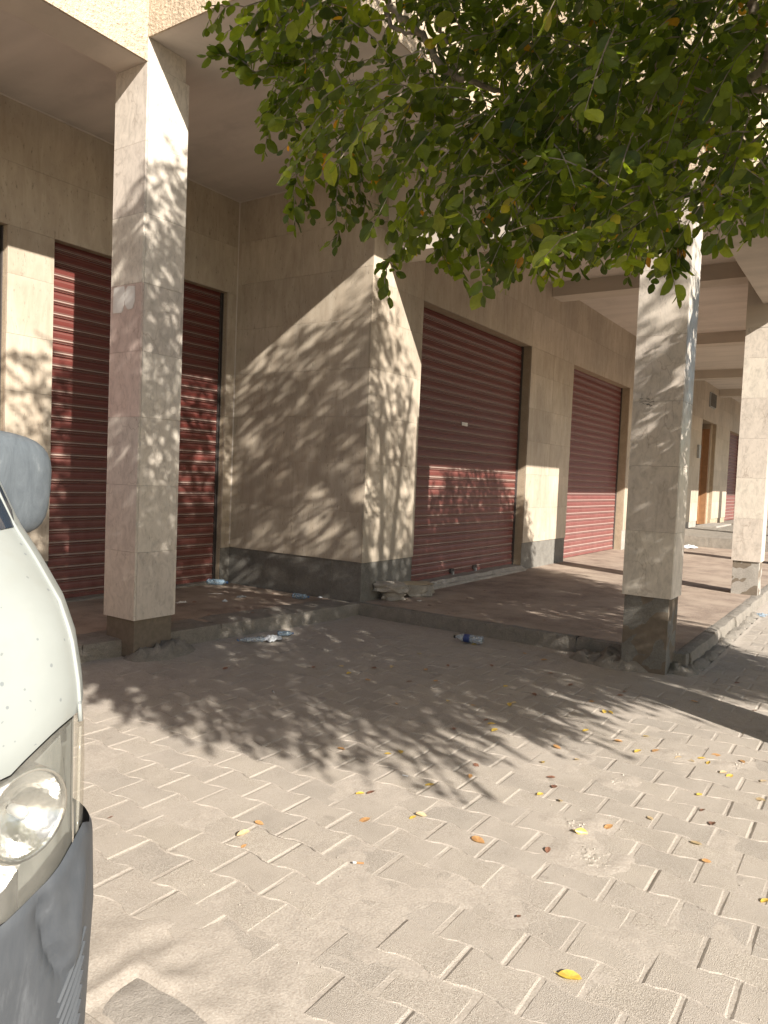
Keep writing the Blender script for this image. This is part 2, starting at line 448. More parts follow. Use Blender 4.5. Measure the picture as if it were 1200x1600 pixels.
def lathe(prof, n=16, axis='x'):
    """profile of (along, radius)"""
    V = []; F = []
    for a, r in prof:
        for k in range(n):
            t = 2 * math.pi * k / n
            V.append((a, r * math.cos(t), r * math.sin(t)))
    for i in range(len(prof) - 1):
        for k in range(n):
            F.append((i * n + k, (i + 1) * n + k, (i + 1) * n + (k + 1) % n, i * n + (k + 1) % n))
    return V, F
def curve_pts(P, n):
    """catmull-rom through control points"""
    P = [Vector(p) for p in P]; P = [P[0] * 2 - P[1]] + P + [P[-1] * 2 - P[-2]]
    out = []
    for i in range(1, len(P) - 2):
        for k in range(n):
            t = k / n
            a, b_, c, d = P[i - 1], P[i], P[i + 1], P[i + 2]
            out.append(0.5 * ((2 * b_) + (c - a) * t + (2 * a - 5 * b_ + 4 * c - d) * t * t + (3 * b_ - a - 3 * c + d) * t ** 3))
    out.append(P[-2]); return out

# ------------------------------------------------------------------ setting: ground, road, pavement
box('ground', -120, 160, -120, 160, -0.45, -0.135, 'soil', kind='structure')
rd = box('road', -9.0, 1.30, -60, 60, -0.14, -0.120, 'road', kind='structure')
pavement = box('pavement', 1.30, 40, -9.0, 9.0, -0.134, -0.012, 'sand', kind='structure')

PW, PL = 0.1905, 0.262           # row pitch along x, paver length along y
A = 0.0115
def wave(y): # y measured from own joints, period PL: negative at own joints
    c = math.cos(2 * math.pi * y / PL); return -A * math.copysign(abs(c) ** 0.45, c)
def paver_geo(seed, chip=0.0):
    r = random.Random(seed)
    g = 0.0016
    ys = [0.0, 0.16, 0.30, 0.5, 0.70, 0.84, 1.0]
    lo, hi = [], []
    for t in ys:
        y = t * PL
        yy = min(max(y, g + 0.002), PL - g - 0.002)
        lo.append((wave(y) + g, yy)); hi.append((PW - wave(y) - g, yy))
    # neighbour's lower side mates: upper side carries the opposite wave
    out = lo[::-1] + hi         # from y=PL..0 on the low side then 0..PL on the high side
    out = [(x + r.uniform(-1, 1) * 0.0012, y + r.uniform(-1, 1) * 0.0012) for x, y in out]
    n = len(out); cx, cy = PW / 2, PL / 2
    def ins(p, dx, dy):
        return (p[0] + (dx if p[0] < cx else -dx), p[1] + (dy if p[1] < cy and (p[1] < 0.04) else (-dy if p[1] > PL - 0.04 else 0)))
    V = []
    for p in out:
        q = ins(p, 0.0040, 0.0095); V.append((q[0], q[1], 0.0 + r.uniform(-1, 1) * 0.0004))
    for p in out: V.append((p[0], p[1], -0.0040))
    F = [tuple(range(n))[::-1]]
    for i in range(n):
        j = (i + 1) % n; F.append((i, j, n + j, n + i))
    return V, F
pgeo = [paver_geo(s) for s in range(6)]
# orientation check for the top face
def fix(V, F):
    a, b_, c = [Vector(V[i]) for i in F[0][:3]]
    nrm = sum(((Vector(V[F[0][i]]) - Vector((PW / 2, PL / 2, 0))).cross(Vector(V[F[0][(i + 1) % len(F[0])]]) - Vector((PW / 2, PL / 2, 0))) for i in range(len(F[0]))), Vector())
    return F if nrm.z > 0 else [f[::-1] for f in F]
pgeo = [(V, fix(V, F)) for V, F in pgeo]
pmesh = []
for k, (V, F) in enumerate(pgeo):
    me = mesh('paver', V, F); me.materials.append(M['paver'])
    at_ = me.attributes.new('rnd', 'FLOAT', 'FACE'); at_.data.foreach_set('value', [k / 6.0] * len(F)); pmesh.append(me)
cells = []
X_JOINT = 2.4515                  # a row boundary
row_lo = int(math.floor((1.515 - X_JOINT) / PW)) + 1
for i in range(row_lo, 64):
    x = X_JOINT + i * PW
    off = 0.563 if i % 2 == 0 else 0.695
    for j in range(-12, 19):
        y = off + j * PL
        if x > 6.84 - PW and y > 1.34 - PL * 0.9: 
            if x > 6.70 and y > 1.24 - PL * 0.5: continue
            if x > 6.84: continue
        if y > 5.24 and x < 7: 
            continue
        if x < 1.51: continue
        u = proj((x + PW / 2, y + PL / 2, 0))
        dist = math.hypot(x, y)
        cc = np.array([x, y, 0]) - CAM
        infr = (cc @ fwd > 0.3) and -60 < u[0] < 1270 and u[1] < 1700
        cells.append((0 if infr and u[0] > 120 else 1, dist, x, y))
cells.sort()
big = MB(); vals = []
def lift(x, y):
    return noise.noise(Vector((x * 1.3, y * 1.3, 0))) * 0.004
for q, (fl, dist, x, y) in enumerate(cells):
    k = rnd.randrange(6)
    ta, tb, dz = rnd.uniform(-1, 1) * 0.011, rnd.uniform(-1, 1) * 0.009, rnd.uniform(-1, 1) * 0.0014 + lift(x, y)
    if q < 300:
        o = bpy.data.objects.new('paver', pmesh[k]); COL.objects.link(o); o.parent = pavement
        o.location = (x, y, dz); o.rotation_euler = (ta, tb, 0)
    else:
        V, F = pgeo[k]
        big.add([(x + a, y + b_, c + dz + ta * (b_ - PL / 2) - tb * (a - PW / 2)) for a, b_, c in V], F)
        vals += [rnd.random()] * len(F)
o = big.build('distant_pavers', 'paver', pavement, 'stuff')
at_ = o.data.attributes.new('rnd', 'FLOAT', 'FACE'); at_.data.foreach_set('value', vals)

# loose sand lying over the pavers in drifts
def sheet(name, x0, x1, y0, y1, st, hf, mat, parent=None, kind=None):
    nx, ny = int((x1 - x0) / st), int((y1 - y0) / st)
    V = []; 
    for i in range(nx + 1):
        for j in range(ny + 1):
            x, y = x0 + i * st, y0 + j * st; V.append((x, y, hf(x, y)))
    F = [(i * (ny + 1) + j, (i + 1) * (ny + 1) + j, (i + 1) * (ny + 1) + j + 1, i * (ny + 1) + j + 1) for i in range(nx) for j in range(ny)]
    return link(name, mesh(name, V, F, True), mat, parent, kind)
PATCH = [(onz(1010, 1305), 0.0), (onz(925, 1340), 0.16), (onz(905, 1290), 0.13), (onz(1130, 1195), 0.0), (onz(965, 1222), 0.10), (onz(1150, 1195), 0.13), (onz(1060, 1180), 0.09), (onz(360, 1565), 0.17), (onz(225, 1485), 0.2), (onz(160, 1560), 0.2)]
def sandh(x, y):
    p = Vector((x, y, 0))
    h = -0.0025 + 0.0042 * noise.noise(p * 1.7 + Vector((3, 1, 0))) + 0.0030 * noise.noise(p * 7) + 0.0008 * noise.noise(p * 26)
    for c, r in PATCH:
        if r > 0:
            d = math.hypot(x - c[0], y - c[1]) / r
            if d < 1.6: h += 0.0105 * max(0, 1 - d ** 2 / 2.2) * (0.55 + 0.9 * noise.noise(p * 9))
    # drift against kerb and platform
    if y > 4.75: h += 0.012 * min(1, (y - 4.75) / 0.3)
    if x > 6.5: h += 0.012 * min(1, (x - 6.5) / 0.4) * (1 if y > 1.2 else 0)
    if y < 1.862:
        if x < 1.485: return 0.003
        if x < 1.62: h = h + 0.0085 * (1.62 - x) / 0.12
    elif x < 1.62: h += 0.010 * (1.62 - x) / 0.3
    if abs(y - 1.9) < 0.06 and x < 1.6: h += 0.004
    return h
sheet('sand_drift', 1.30, 4.9, -0.9, 5.4, 0.026, sandh, 'sand', pavement, 'stuff')
sheet('sand_drift', 4.9, 13, -1.2, 5.3, 0.06, sandh, 'sand', pavement, 'stuff')
# crumbled mortar where paver corners have broken away
for q_, (c, r) in enumerate(PATCH[:7]):
    if r == 0: continue
    def hf(x, y, c=c, r=r, q_=q_):
        p = Vector((x, y, q_)); d = math.hypot(x - c[0], y - c[1]) / (r * (1.0 + 0.5 * noise.noise(p * 14)))
        f_ = max(0, 1 - d ** 3)
        return -0.006 + f_ * (0.0065 + 0.007 * noise.noise(p * 38) + 0.0045 * noise.noise(p * 95) + 0.003 * noise.noise(p * 190))
    sheet('crumbled_mortar', c[0] - r * 1.3, c[0] + r * 1.3, c[1] - r * 1.3, c[1] + r * 1.3, 0.0055, hf, 'rubble', pavement, 'stuff')
gb = MB(); rr = random.Random(5)
for c, r in PATCH[:7]:
    if r == 0: continue
    for k in range(45):
        a = rr.uniform(0, 6.28); d = r * abs(rr.gauss(0, 0.55))
        s = 0.0018 + 0.0075 * rr.random() ** 4
        x, y = c[0] + d * math.cos(a), c[1] + d * math.sin(a)
        z = max(sandh(x, y), -0.001)
        V = [(x + s * rr.uniform(0.7, 1.3) * dx, y + s * rr.uniform(0.7, 1.3) * dy, z + s * rr.uniform(0.4, 1.0) * dz) for dx, dy, dz in ((1, 0, 0), (0, 1, 0), (-1, 0, 0), (0, -1, 0), (0, 0, 1), (0, 0, -1))]
        gb.add(V, [(0, 1, 4), (1, 2, 4), (2, 3, 4), (3, 0, 4), (1, 0, 5), (2, 1, 5), (3, 2, 5), (0, 3, 5)])
for k in range(700):
    x, y = 1.6 + rr.random() * 4.5, 0.2 + rr.random() * 4.7
    s = 0.0012 + 0.003 * rr.random() ** 4
    z = 0.001
    gb.add([(x + s * dx, y + s * dy, z + s * dz) for dx, dy, dz in ((1, 0, 0), (0, 1, 0), (-1, 0, 0), (0, -1, 0), (0, 0, 1), (0, 0, -1))],
           [(0, 1, 4), (1, 2, 4), (2, 3, 4), (3, 0, 4), (1, 0, 5), (2, 1, 5), (3, 2, 5), (0, 3, 5)])
gb.build('grit', 'rubble', pavement, 'stuff')

# kerb stones along the road
kerb = empty('kerb', (1.4, 0, 0)); kerb['kind'] = 'structure'
ke = [(-3.2, -2.2), (-2.19, -1.19), (-1.18, -0.18), (-0.17, 0.83), (0.84, 1.855), (1.99, 2.99), (3.0, 4.0), (4.01, 5.0), (5.02, 6.0)]
for k, (y0, y1) in enumerate(ke):
    lowz = 0.012 if k <= 4 else -0.012
    o = rough_box('kerb_stone', 1.305, 1.502, y0, y1, -0.13, lowz, 0.05, 0.006, 'kerb', None, None, seed=k * 3, sc=5, bevel=0.012)
    o.parent = kerb; o.location = (-1.4, 0, 0)

# ------------------------------------------------------------------ arcade floor (raised platform)
ZP = 0.15
def plat(name, x0, x1, y0, y1, step, seed, zt=ZP, amp=0.008, z0=-0.02):
    return rough_box(name, x0, x1, y0, y1, z0, zt, step, amp, 'platform', None, 'structure', seed=seed, sc=2.2, bevel=0.014)
def floor_top(name, x0, x1, y0, y1, z, st=0.12):
    return sheet(name, x0, x1, y0, y1, st, lambda x, y: z + 0.004 * noise.noise(Vector((x, y, 4)) * 1.6), 'platform', None, 'structure')
floor_top('arcade_floor', 1.2, 6.95, 5.26, 7.2, ZP)
floor_top('arcade_floor', 6.94, 20.2, 1.46, 5.2, ZP + 0.0025)
# worn concrete edge blocks around the platform
kb = empty('platform_edge', (6.9, 3, 0)); kb['kind'] = 'structure'
def edge(x0, x1, y0, y1, seed, amp=0.006, st=0.05, bev=0.007, z=ZP + 0.004):
    o = rough_box('edge_block', x0, x1, y0, y1, -0.03, z, st, amp, 'platform_side', None, None, seed=seed, sc=4, bevel=bev)
    o.parent = kb; o.location = (-6.9, -3, 0); return o
xs_ = [1.0, 2.3, 3.6, 4.95, 6.0, 6.87]
for k in range(5):
    o = edge(xs_[k] + 0.001, xs_[k + 1] - 0.001, 4.98, 5.40, 3 + k)
    for v in o.data.vertices: v.co.y += 5.165 - (v.co.x - 4.34) * 0.115 - 4.98     # the edge runs slightly askew
ys_ = [1.36, 2.35, 3.3, 4.2, 5.0]
for k in range(4): edge(6.86, 6.98, ys_[k] + 0.001, ys_[k + 1] - 0.001, 20 + k)
x = 6.985; k = 0
while x < 20:
    edge(x, x + 1.18, 1.345 + 0.01 * math.sin(k * 2.1), 1.50, 40 + k, 0.010 if x < 10 else 0.007, 0.06, 0.012); x += 1.19; k += 1
# step up to the far floor
rough_box('upper_floor', 20.0, 36, 1.36, 5.2, -0.02, 0.42, 0.25, 0.012, 'platform_side', None, 'structure', seed=9, sc=3, bevel=0.02)

# ------------------------------------------------------------------ the building
bld = empty('arcade_building', (6.893, 4.89, 0))
tag(bld, 'stone clad shop arcade building with red roller shutters, square columns and a plastered ceiling', 'building')
OFF = Vector((-6.893, -4.89, 0))
def part(o, label=None):
    o.parent = bld; o.location = OFF
    if label: o['label'] = label
    return o
def sub(o, par):
    o.parent = par; return o
TK = 0.02
def tiles(par, axis, c, sgn, us, zs, mat='wall', thick=TK, skip=None, rowoff=None):
    """cladding tiles on plane axis=c facing sgn; us: break points, zs: joints"""
    for zi in range(len(zs) - 1):
        for ui in range(len(us) - 1):
            a, b_ = us[ui], us[ui + 1]; z0, z1 = zs[zi], zs[zi + 1]
            g = 0.0010; pr = rnd.uniform(0, 0.0016)
            f0 = c + sgn * pr; f1 = c - sgn * thick
            lo, hi = min(f0, f1), max(f0, f1)
            if axis == 'y': V = boxv(a + g, b_ - g, lo, hi, z0 + g, z1 - g)
            else: V = boxv(lo, hi, a + g, b_ - g, z0 + g, z1 - g)
            mt = mat(ui, zi) if callable(mat) else mat
            o = link('tile', mesh('tile', V, BF), mt, par)
            if mt == 'marble_pink': o['label'] = 'pinker marble tile'
ZR = [0.60, 1.174, 1.728, 2.27, 2.81, 3.37, 3.79]
ZL = [3.79, 4.38, 4.98]
# --- right wing wall (plane y = 4.89)
XA, XB, XD, XE = 8.0, 11.41, 13.37, 16.995
wallr = MB()
Y3 = 4.89
for a, b_ in ((6.9145, XA), (XB, XD), (XE, 24.95), (27.25, 29.9), (33.2, 37.5)):
    wallr.box(a, b_, Y3 + TK, Y3 + 0.45, 0.14, 3.79)
wallr.box(6.9145, 37.5, Y3 + TK, Y3 + 0.45, 3.79, 5.0)
WR = part(wallr.build('wall', 'core'))
def ub(a, b_, w=1.05):
    n = max(1, round((b_ - a) / w)); return [a + (b_ - a) * i / n for i in range(n + 1)]
tiles(WR, 'y', Y3, -1, [6.893, XA - 0.001], ZR)
tiles(WR, 'y', Y3, -1, ub(XB, XD, 1.0), ZR)
tiles(WR, 'y', Y3, -1, ub(XE, 24.95, 1.3), ZR)
tiles(WR, 'y', Y3, -1, ub(27.25, 29.9, 1.3), ZR)
tiles(WR, 'y', Y3, -1, [6.893] + ub(XA, 37, 1.7), ZL)
# --- return wall (plane x = 6.893)
X2 = 6.893
w2 = MB(); w2.box(X2 + TK, X2 + 0.3, Y3 + 0.455, 7.2, 0.14, 5.0); w2.box(X2 + TK + 0.0015, X2 + 0.3, Y3 + TK + 0.001, Y3 + 0.4545, 0.6, 4.99)
W2 = part(w2.build('wall', 'core'))
tiles(W2, 'x', X2, -1, [Y3 + TK + 0.002, 5.95, 6.992], [0.605, 1.174, 1.728, 2.27, 2.81, 3.37, 3.937, 4.46, 4.98])
# --- left wing wall (plane y = 6.994)
Y1 = 6.994
w1 = MB()
for a, b_ in ((-2.5, 1.4), (3.905, 4.38), (6.74, X2 + TK)):
    w1.box(a, b_, Y1 + TK, Y1 + 0.4, 0.14, 3.815)
w1.box(-2.5, X2 + TK, Y1 + TK, Y1 + 0.4, 3.815, 5.0)
W1 = part(w1.build('wall', 'core'))
tiles(W1, 'y', Y1, -1, [3.905, 4.38], ZR[:-1] + [3.815])
tiles(W1, 'y', Y1, -1, [6.74, X2 - 0.001], ZR[:-1] + [3.815])
tiles(W1, 'y', Y1, -1, ub(-2.5, X2 - 0.001, 1.5), [3.815, 4.4, 4.98])
tiles(W1, 'y', Y1, -1, ub(-2.5, 1.4, 1.3), ZR[:-1] + [3.815])
# plinths
def plinth(x0, x1, y0, y1, z0, z1, mat='plinth', seed=0, par=None):
    return part(rough_box('plinth', x0, x1, y0, y1, z0, z1, 0.12, 0.003, mat, None, None, seed=seed, sc=3))
plinth(X2 + 0.016, XA - 0.006, Y3 + 0.014, Y3 + 0.44, 0.13, 0.605, seed=1)
plinth(X2 + 0.016, X2 + 0.3, Y3 + 0.445, 7.1, 0.13, 0.605, seed=2)
plinth(XB + 0.003, XD - 0.006, Y3 + 0.014, Y3 + 0.44, 0.13, 0.602, seed=3)
plinth(XE + 0.004, 24.9, Y3 + 0.012, Y3 + 0.44, 0.13, 0.602, 'plinth_light', 4)
plinth(3.91, 4.375, Y1 + 0.012, Y1 + 0.39, 0.13, 0.602, seed=5)
plinth(6.745, X2 + 0.01, Y1 + 0.012, Y1 + 0.39, 0.13, 0.602, seed=6)
# ceilings
part(box('ceiling', -2.5, 3.93, 5.05, 7.4, 4.98, 5.05, 'ceiling'))
part(box('ceiling', 3.93, 6.64, 3.36, 7.4, 4.9802, 5.05, 'ceiling'))
part(box('ceiling', 6.64, 37.5, 1.06, 5.3, 4.9798, 5.05, 'ceiling'))
part(box('ceiling', 6.6401, 7.2, 5.3001, 7.4, 4.9801, 5.05, 'ceiling'))
cr = MB()   # thin plaster bead where wall meets ceiling
tube(cr, [(-2, Y1 - 0.003, 4.975), (X2, Y1 - 0.003, 4.975)], 0.008, 6); tube(cr, [(X2 - 0.003, Y1, 4.975), (X2 - 0.003, Y3, 4.975)], 0.008, 6)
tube(cr, [(X2 - 0.004, Y1 - 0.004, 0.65), (X2 - 0.004, Y1 - 0.004, 4.97)], 0.007, 6)
tube(cr, [(7.55, Y3 - 0.003, 4.975), (37, Y3 - 0.003, 4.975)], 0.008, 6)
part(cr.build('plaster_bead', 'ceiling'))
# upper storeys
part(box('upper_wall', -2.5, 3.914, 5.037, 8.0, 5.05, 9.6, 'stucco'))
part(box('upper_wall', 3.914, 6.65, 3.35, 8.0, 5.0505, 9.6, 'stucco'))
part(box('upper_wall', 6.65, 37.5, 1.05, 8.0, 5.051, 9.6, 'stucco'))
ff = MB()
ff.box(3.914, 3.93, 3.35, 5.05, 4.975, 5.051); ff.box(3.93, 6.65, 3.35, 3.36, 4.975, 5.051); ff.box(6.64, 6.66, 1.05, 3.36, 4.975, 5.051)
part(ff.build('fascia', 'stucco'))
# front beams
fb = MB(); fb.box(-2.5, 3.912, 5.037, 5.055, 4.79, 5.0505)
part(fb.build('fascia', 'stucco'))
part(box('beam', -2.5, 4.30, 5.056, 5.40, 4.788, 4.9795, 'beam'))
part(box('beam', 3.9135, 4.299, 5.0375, 5.0555, 4.789, 4.9795, 'marble'))
part(box('beam', 7.15, 7.52, 1.56, 4.889, 4.12, 4.9795, 'beam'))
part(box('beam', 6.66, 11.449, 1.062, 1.555, 4.17, 4.9792, 'beam'))
part(box('beam', 11.45, 37.5, 1.062, 1.76, 3.85, 4.9792, 'beam'))
ff = MB(); ff.box(6.65, 11.4495, 1.05, 1.0615, 4.165, 5.0505); ff.box(11.4495, 37.5, 1.05, 1.0615, 3.845, 5.0505); ff.box(6.649, 6.659, 1.0618, 1.555, 4.165, 4.98)
part(ff.build('fascia', 'stucco'))
for bx in (12.15, 17.4, 22.8, 27.3):
    part(box('beam', bx, bx + 0.42, 1.762, 4.888, 4.745, 4.9796, 'beam'))
# columns
def column(x0, x1, y0, y1, zb, zt, zs, mat, z0=0.0, pm='plinth_light', label=None, pin=0.02):
    core = part(box('column', x0 + TK, x1 - TK, y0 + TK, y1 - TK, z0, zt - 0.002, 'joint'), label)
    zs = [zb] + [z for z in zs if zb < z < zt - 0.05] + [zt]
    tiles(core, 'x', x0, -1, [y0, y1], zs, mat)
    tiles(core, 'x', x1, 1, [y0, y1], zs, 'marble')
    tiles(core, 'y', y0, -1, [x0 + TK + 0.001, x1 - TK - 0.001], zs, 'marble')
    tiles(core, 'y', y1, 1, [x0 + TK + 0.001, x1 - TK - 0.001], zs, 'marble')
    p = rough_box('plinth', x0 + pin, x1 - pin, y0 + pin, y1 - pin, -0.03, zb - 0.001, 0.045, 0.005, pm, core, None, seed=x0 * 3, sc=6)
    return core
ZC1 = [0.892, 1.44, 1.996, 2.524, 3.07, 3.62, 4.18]
column(3.914, 4.340, 5.037, 5.433, 0.332, 4.788, ZC1, lambda u, z: 'marble_pink' if z in (3, 4) else 'marble', pm='plinth_light', label='narrow marble clad column at the left arcade corner', pin=0.03)
ZC2 = [1.218, 1.78, 2.33, 2.885, 3.44, 3.99]
column(6.582, 6.958, 1.454, 1.868, 0.656, 4.169, ZC2, 'marble', pm='plinth', label='marble clad column standing half on the platform corner')
column(11.455, 11.83, 1.383, 1.757, 0.62, 3.849, ZC2, 'marble', z0=0.1, pm='plinth_light')
for cx in (16.7, 21.9, 27.1, 32.3):
    column(cx, cx + 0.38, 1.383, 1.757, 0.62, 3.849, ZC2, 'marble', z0=0.1)
# cement dollops at column feet
def mound(name, cx, cy, rx, ry, h, z0, mat, par, seed, n=22):
    V = []; F = []
    for i in range(n + 1):
        for j in range(n + 1):
            u, v = -1 + 2 * i / n, -1 + 2 * j / n
            d = math.sqrt(u * u + v * v); x, y = cx + u * rx, cy + v * ry
            q = Vector((x * 5 + seed, y * 5, seed)); hh = h * max(0, 1 - d * d) ** 0.7 * (0.75 + 0.8 * noise.noise(q) + 0.5 * noise.noise(q * 4)) - 0.012
            V.append((x, y, z0 + hh))
    F = [(i * (n + 1) + j, (i + 1) * (n + 1) + j, (i + 1) * (n + 1) + j + 1, i * (n + 1) + j + 1) for i in range(n) for j in range(n)]
    o = link(name, mesh(name, V, F, True), mat); 
    if par: part(o)
    return o
mound('cement_footing', 4.22, 5.06, 0.36, 0.20, 0.17, 0.0, 'platform_side', True, 2)
mound('cement_footing', 6.72, 1.95, 0.22, 0.42, 0.15, 0.0, 'platform_side', True, 5)
mound('cement_footing', 6.86, 1.40, 0.22, 0.16, 0.10, 0.0, 'platform_side', True, 8)
for k in range(9):
    mound('crumbled_edge', 7.2 + k * 0.42, 1.33, 0.24, 0.09, 0.045, 0.02, 'platform_side', True, 11 + k * 3, 10)

# roller shutters
def slat_prof(P):
    # (out, z): big flat curl then two ridges, 'out' toward the street
    return [(0.0, 0.0), (0.013, 0.003), (0.014, 0.009), (0.002, 0.013), (0.002, 0.018), (0.015, 0.022), (0.017, 0.029), (0.006, 0.035), (0.002, 0.042),
            (0.008, 0.058), (0.009, 0.078), (0.007, 0.100), (0.001, P - 0.012), (0.0, P + 0.001)]
def shutter(x0, x1, yp, z0, z1, mat, label, P=0.1295, pivot=(0, 0, 0)):
    base = MB()
    base.box(x0 + 0.002, x1 - 0.002, yp + 0.03, yp + 0.035, z0, z1)
    S = part(base.build('roller_shutter', 'rail'), label)
    pr = slat_prof(P); n = int((z1 - z0) / P) + 1
    V = []; F = []
    for xx in (x0 + 0.03, x1 - 0.03):
        for a, z in pr: V.append((xx, yp - a, z))
    m_ = len(pr)
    for i in range(m_ - 1): F.append((i, m_ + i, m_ + i + 1, i + 1))
    me = mesh('slat', V, F); me.materials.append(M[mat])
    for k in range(n):
        z = z0 + 0.05 + k * P
        if z > z1 - 0.02: break
        o = bpy.data.objects.new('slat', me); COL.objects.link(o); o.parent = S
        o.location = (rnd.uniform(-1, 1) * 0.004, rnd.uniform(-1, 1) * 0.0018, z)
    bb = MB(); bb.box(x0 + 0.03, x1 - 0.03, yp - 0.014, yp + 0.02, z0 + 0.005, z0 + 0.05); bb.build('bottom_bar', mat, S)
    for xx in (x0, x1 - 0.045):
        q = MB(); q.box(xx + 0.001, xx + 0.012, yp - 0.028, yp + 0.025, z0, z1 - 0.002); q.box(xx + 0.033, xx + 0.044, yp - 0.028, yp + 0.025, z0, z1 - 0.002)
        q.build('guide_rail', 'rail', S)
    return S
shutter(XA, XB, 5.06, 0.235, 3.79, 'shutter', 'wide dark red roller shutter beside the corner wall')
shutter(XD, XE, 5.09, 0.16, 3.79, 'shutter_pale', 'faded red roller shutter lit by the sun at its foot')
shutter(4.38, 6.74, 7.10, 0.17, 3.815, 'shutter', 'dark red roller shutter behind the left column')
shutter(1.4, 3.905, 7.10, 0.17, 3.815, 'shutter', 'red roller shutter at the far left')
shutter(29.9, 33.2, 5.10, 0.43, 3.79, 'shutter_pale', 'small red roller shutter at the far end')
for hx in (9.25, 9.95):
    o = part(box('lock_hasp', hx, hx + 0.10, 5.02, 5.045, 0.27, 0.33, 'rail')); box('padlock', hx + 0.03, hx + 0.07, 5.0, 5.02, 0.245, 0.29, 'grey_metal', o)
# white scratch mark on shutter
o = box('paint_mark', 9.42, 9.60, 5.043, 5.046, 2.36, 2.41, 'paper'); part(o, 'pale paint mark')
# sill under the wide shutter
part(rough_box('shop_sill', XA + 0.004, XB - 0.004, 4.80, 5.12, 0.13, 0.245, 0.06, 0.013, 'plinth_light', None, None, seed=4, sc=3, bevel=0.05))
part(rough_box('shop_sill', 4.39, 6.73, 6.98, 7.14, 0.13, 0.185, 0.08, 0.006, 'platform_side', None, None, seed=14, sc=3, bevel=0.02))
# far doorway
d0 = part(box('doorway', 24.95, 27.25, 5.28, 5.30, 0.42, 3.79, 'painted_dark_inside'), 'dark doorway with an open wooden door')  # flat dark panel stands in for the unlit room behind
dd = MB(); dd.box(26.62, 26.68, 4.97, 5.27, 0.43, 3.6); box('door', 26.55, 26.95, 5.18, 5.24, 0.43, 3.55, 'wood_door', d0)
dd.build('door_frame', 'wood_door', d0)
part(box('doorway', 26.95, 27.249, 5.0, 5.27, 0.42, 3.78, 'core'))
part(box('door_step', 24.9, 27.6, 4.3, 4.88, 0.40, 0.47, 'plinth_light'))
# intercom and vent
o = part(box('intercom_box', 24.35, 24.62, 4.82, 4.889, 2.55, 2.95, 'grey_metal'))
vt = part(box('ceiling_vent', 25.75, 26.6, 4.84, 4.889, 4.25, 4.72, 'grey_metal'))
for k in range(6): box('louver', 25.80 + k * 0.14, 25.86 + k * 0.14, 4.81, 4.84, 4.28, 4.69, 'plinth', vt)
# remains of two posters on the left column
def blobpoly(name, pts, axis_c, mat, th=0.0015):
    V = [(axis_c, y, z) for y, z in pts] + [(axis_c - th, y, z) for y, z in pts]; n = len(pts)
    F = [tuple(range(n)), tuple(range(n, 2 * n))[::-1]] + [(i, (i + 1) % n, n + (i + 1) % n, n + i) for i in range(n)]
    return link(name, mesh(name, V, F), mat)
yc = lambda px: float((CAM + ray(px, 468) * (3.914 / ray(px, 468)[0]))[1])
def zc(px, py):
    d = ray(px, py); return float((CAM + d * (3.914 / d[0]))[2])
def pt(px, py):
    d = ray(px, py); q = CAM + d * (3.912 / d[0]); return (q[1], q[2])
o = part(blobpoly('poster_remnant', [pt(*q) for q in ((178, 450), (194, 447), (196, 460), (192, 485), (190, 489), (177, 490), (177, 470))], 3.9115, 'paper'), 'torn square of white paper')
o = part(blobpoly('poster_remnant', [pt(*q) for q in ((197, 452), (200, 447), (211, 447), (211, 470), (207, 482), (200, 484), (195, 476), (195, 462))], 3.9115, 'paper'), 'torn shield shaped white paper')
# graffiti scribble on column 2
sc = MB(); rr = random.Random(3)
for k in range(16):
    px, py = 997 + rr.random() * 26, 622 + rr.random() * 12
    d = ray(px, py); q = CAM + d * (6.5795 / d[0]); L = rr.uniform(0.008, 0.03); an = rr.uniform(-0.6, 0.6)
    tube(sc, [(6.5795, q[1], q[2]), (6.5795, q[1] + L * math.cos(an), q[2] + L * math.sin(an))], 0.0016, 4)
part(sc.build('scribble', 'black_cap'))

# ------------------------------------------------------------------ tree
tree = empty('ficus_tree', (5.08, -0.62, 0))
tag(tree, 'leafy evergreen street tree whose branches hang across the top of the view', 'tree')
TOFF = Vector((-5.08, 0.62, 0))
def tpart(o): o.parent = tree; o.location = TOFF; return o
CC = np.array([4.05, -0.85, 4.6]); CR = np.array([3.7, 2.8, 2.5])
limbs = MB(); tr_ = MB()
tube(tr_, curve_pts([(5.08, -0.62, -0.1), (5.06, -0.62, 0.5), (5.12, -0.66, 1.2), (5.02, -0.58, 1.9), (4.9, -0.5, 2.5)], 6), [0.33, 0.31, 0.30, 0.29, 0.285, 0.28, 0.275, 0.27, 0.265, 0.26, 0.26, 0.26, 0.255, 0.25, 0.25, 0.25, 0.24, 0.24, 0.23, 0.22, 0.21, 0.20, 0.19, 0.18, 0.17], 14)
tpart(tr_.build('trunk', 'bark', smooth=True))
limb_ends = []
rr = random.Random(21)
def limb(pts, r0, r1, n=7, name='branch', k=6):
    mb = MB(); P = curve_pts(pts, k); N = len(P)
    P = [p + Vector((rr.gauss(0, 1), rr.gauss(0, 1), rr.gauss(0, 1))) * 0.006 for p in P]
    tube(mb, P, [r0 + (r1 - r0) * i / (N - 1) for i in range(N)], n)
    tpart(mb.build(name, 'bark', smooth=True)); return P
base = Vector((4.9, -0.5, 2.45)); allP = []
for k in range(13):
    a = 2 * math.pi * k / 13 + rr.uniform(-0.2, 0.2); e = rr.uniform(-0.15, 0.9)
    end = Vector((CC[0] + CR[0] * 0.78 * math.cos(a) * math.cos(e), CC[1] + CR[1] * 0.78 * math.sin(a) * math.cos(e), CC[2] + CR[2] * 0.75 * math.sin(e) - 0.3))
    mid = base.lerp(end, 0.5) + Vector((0, 0, 0.45))
    P = limb([base, mid, end], 0.075, 0.012); allP += P[4:]
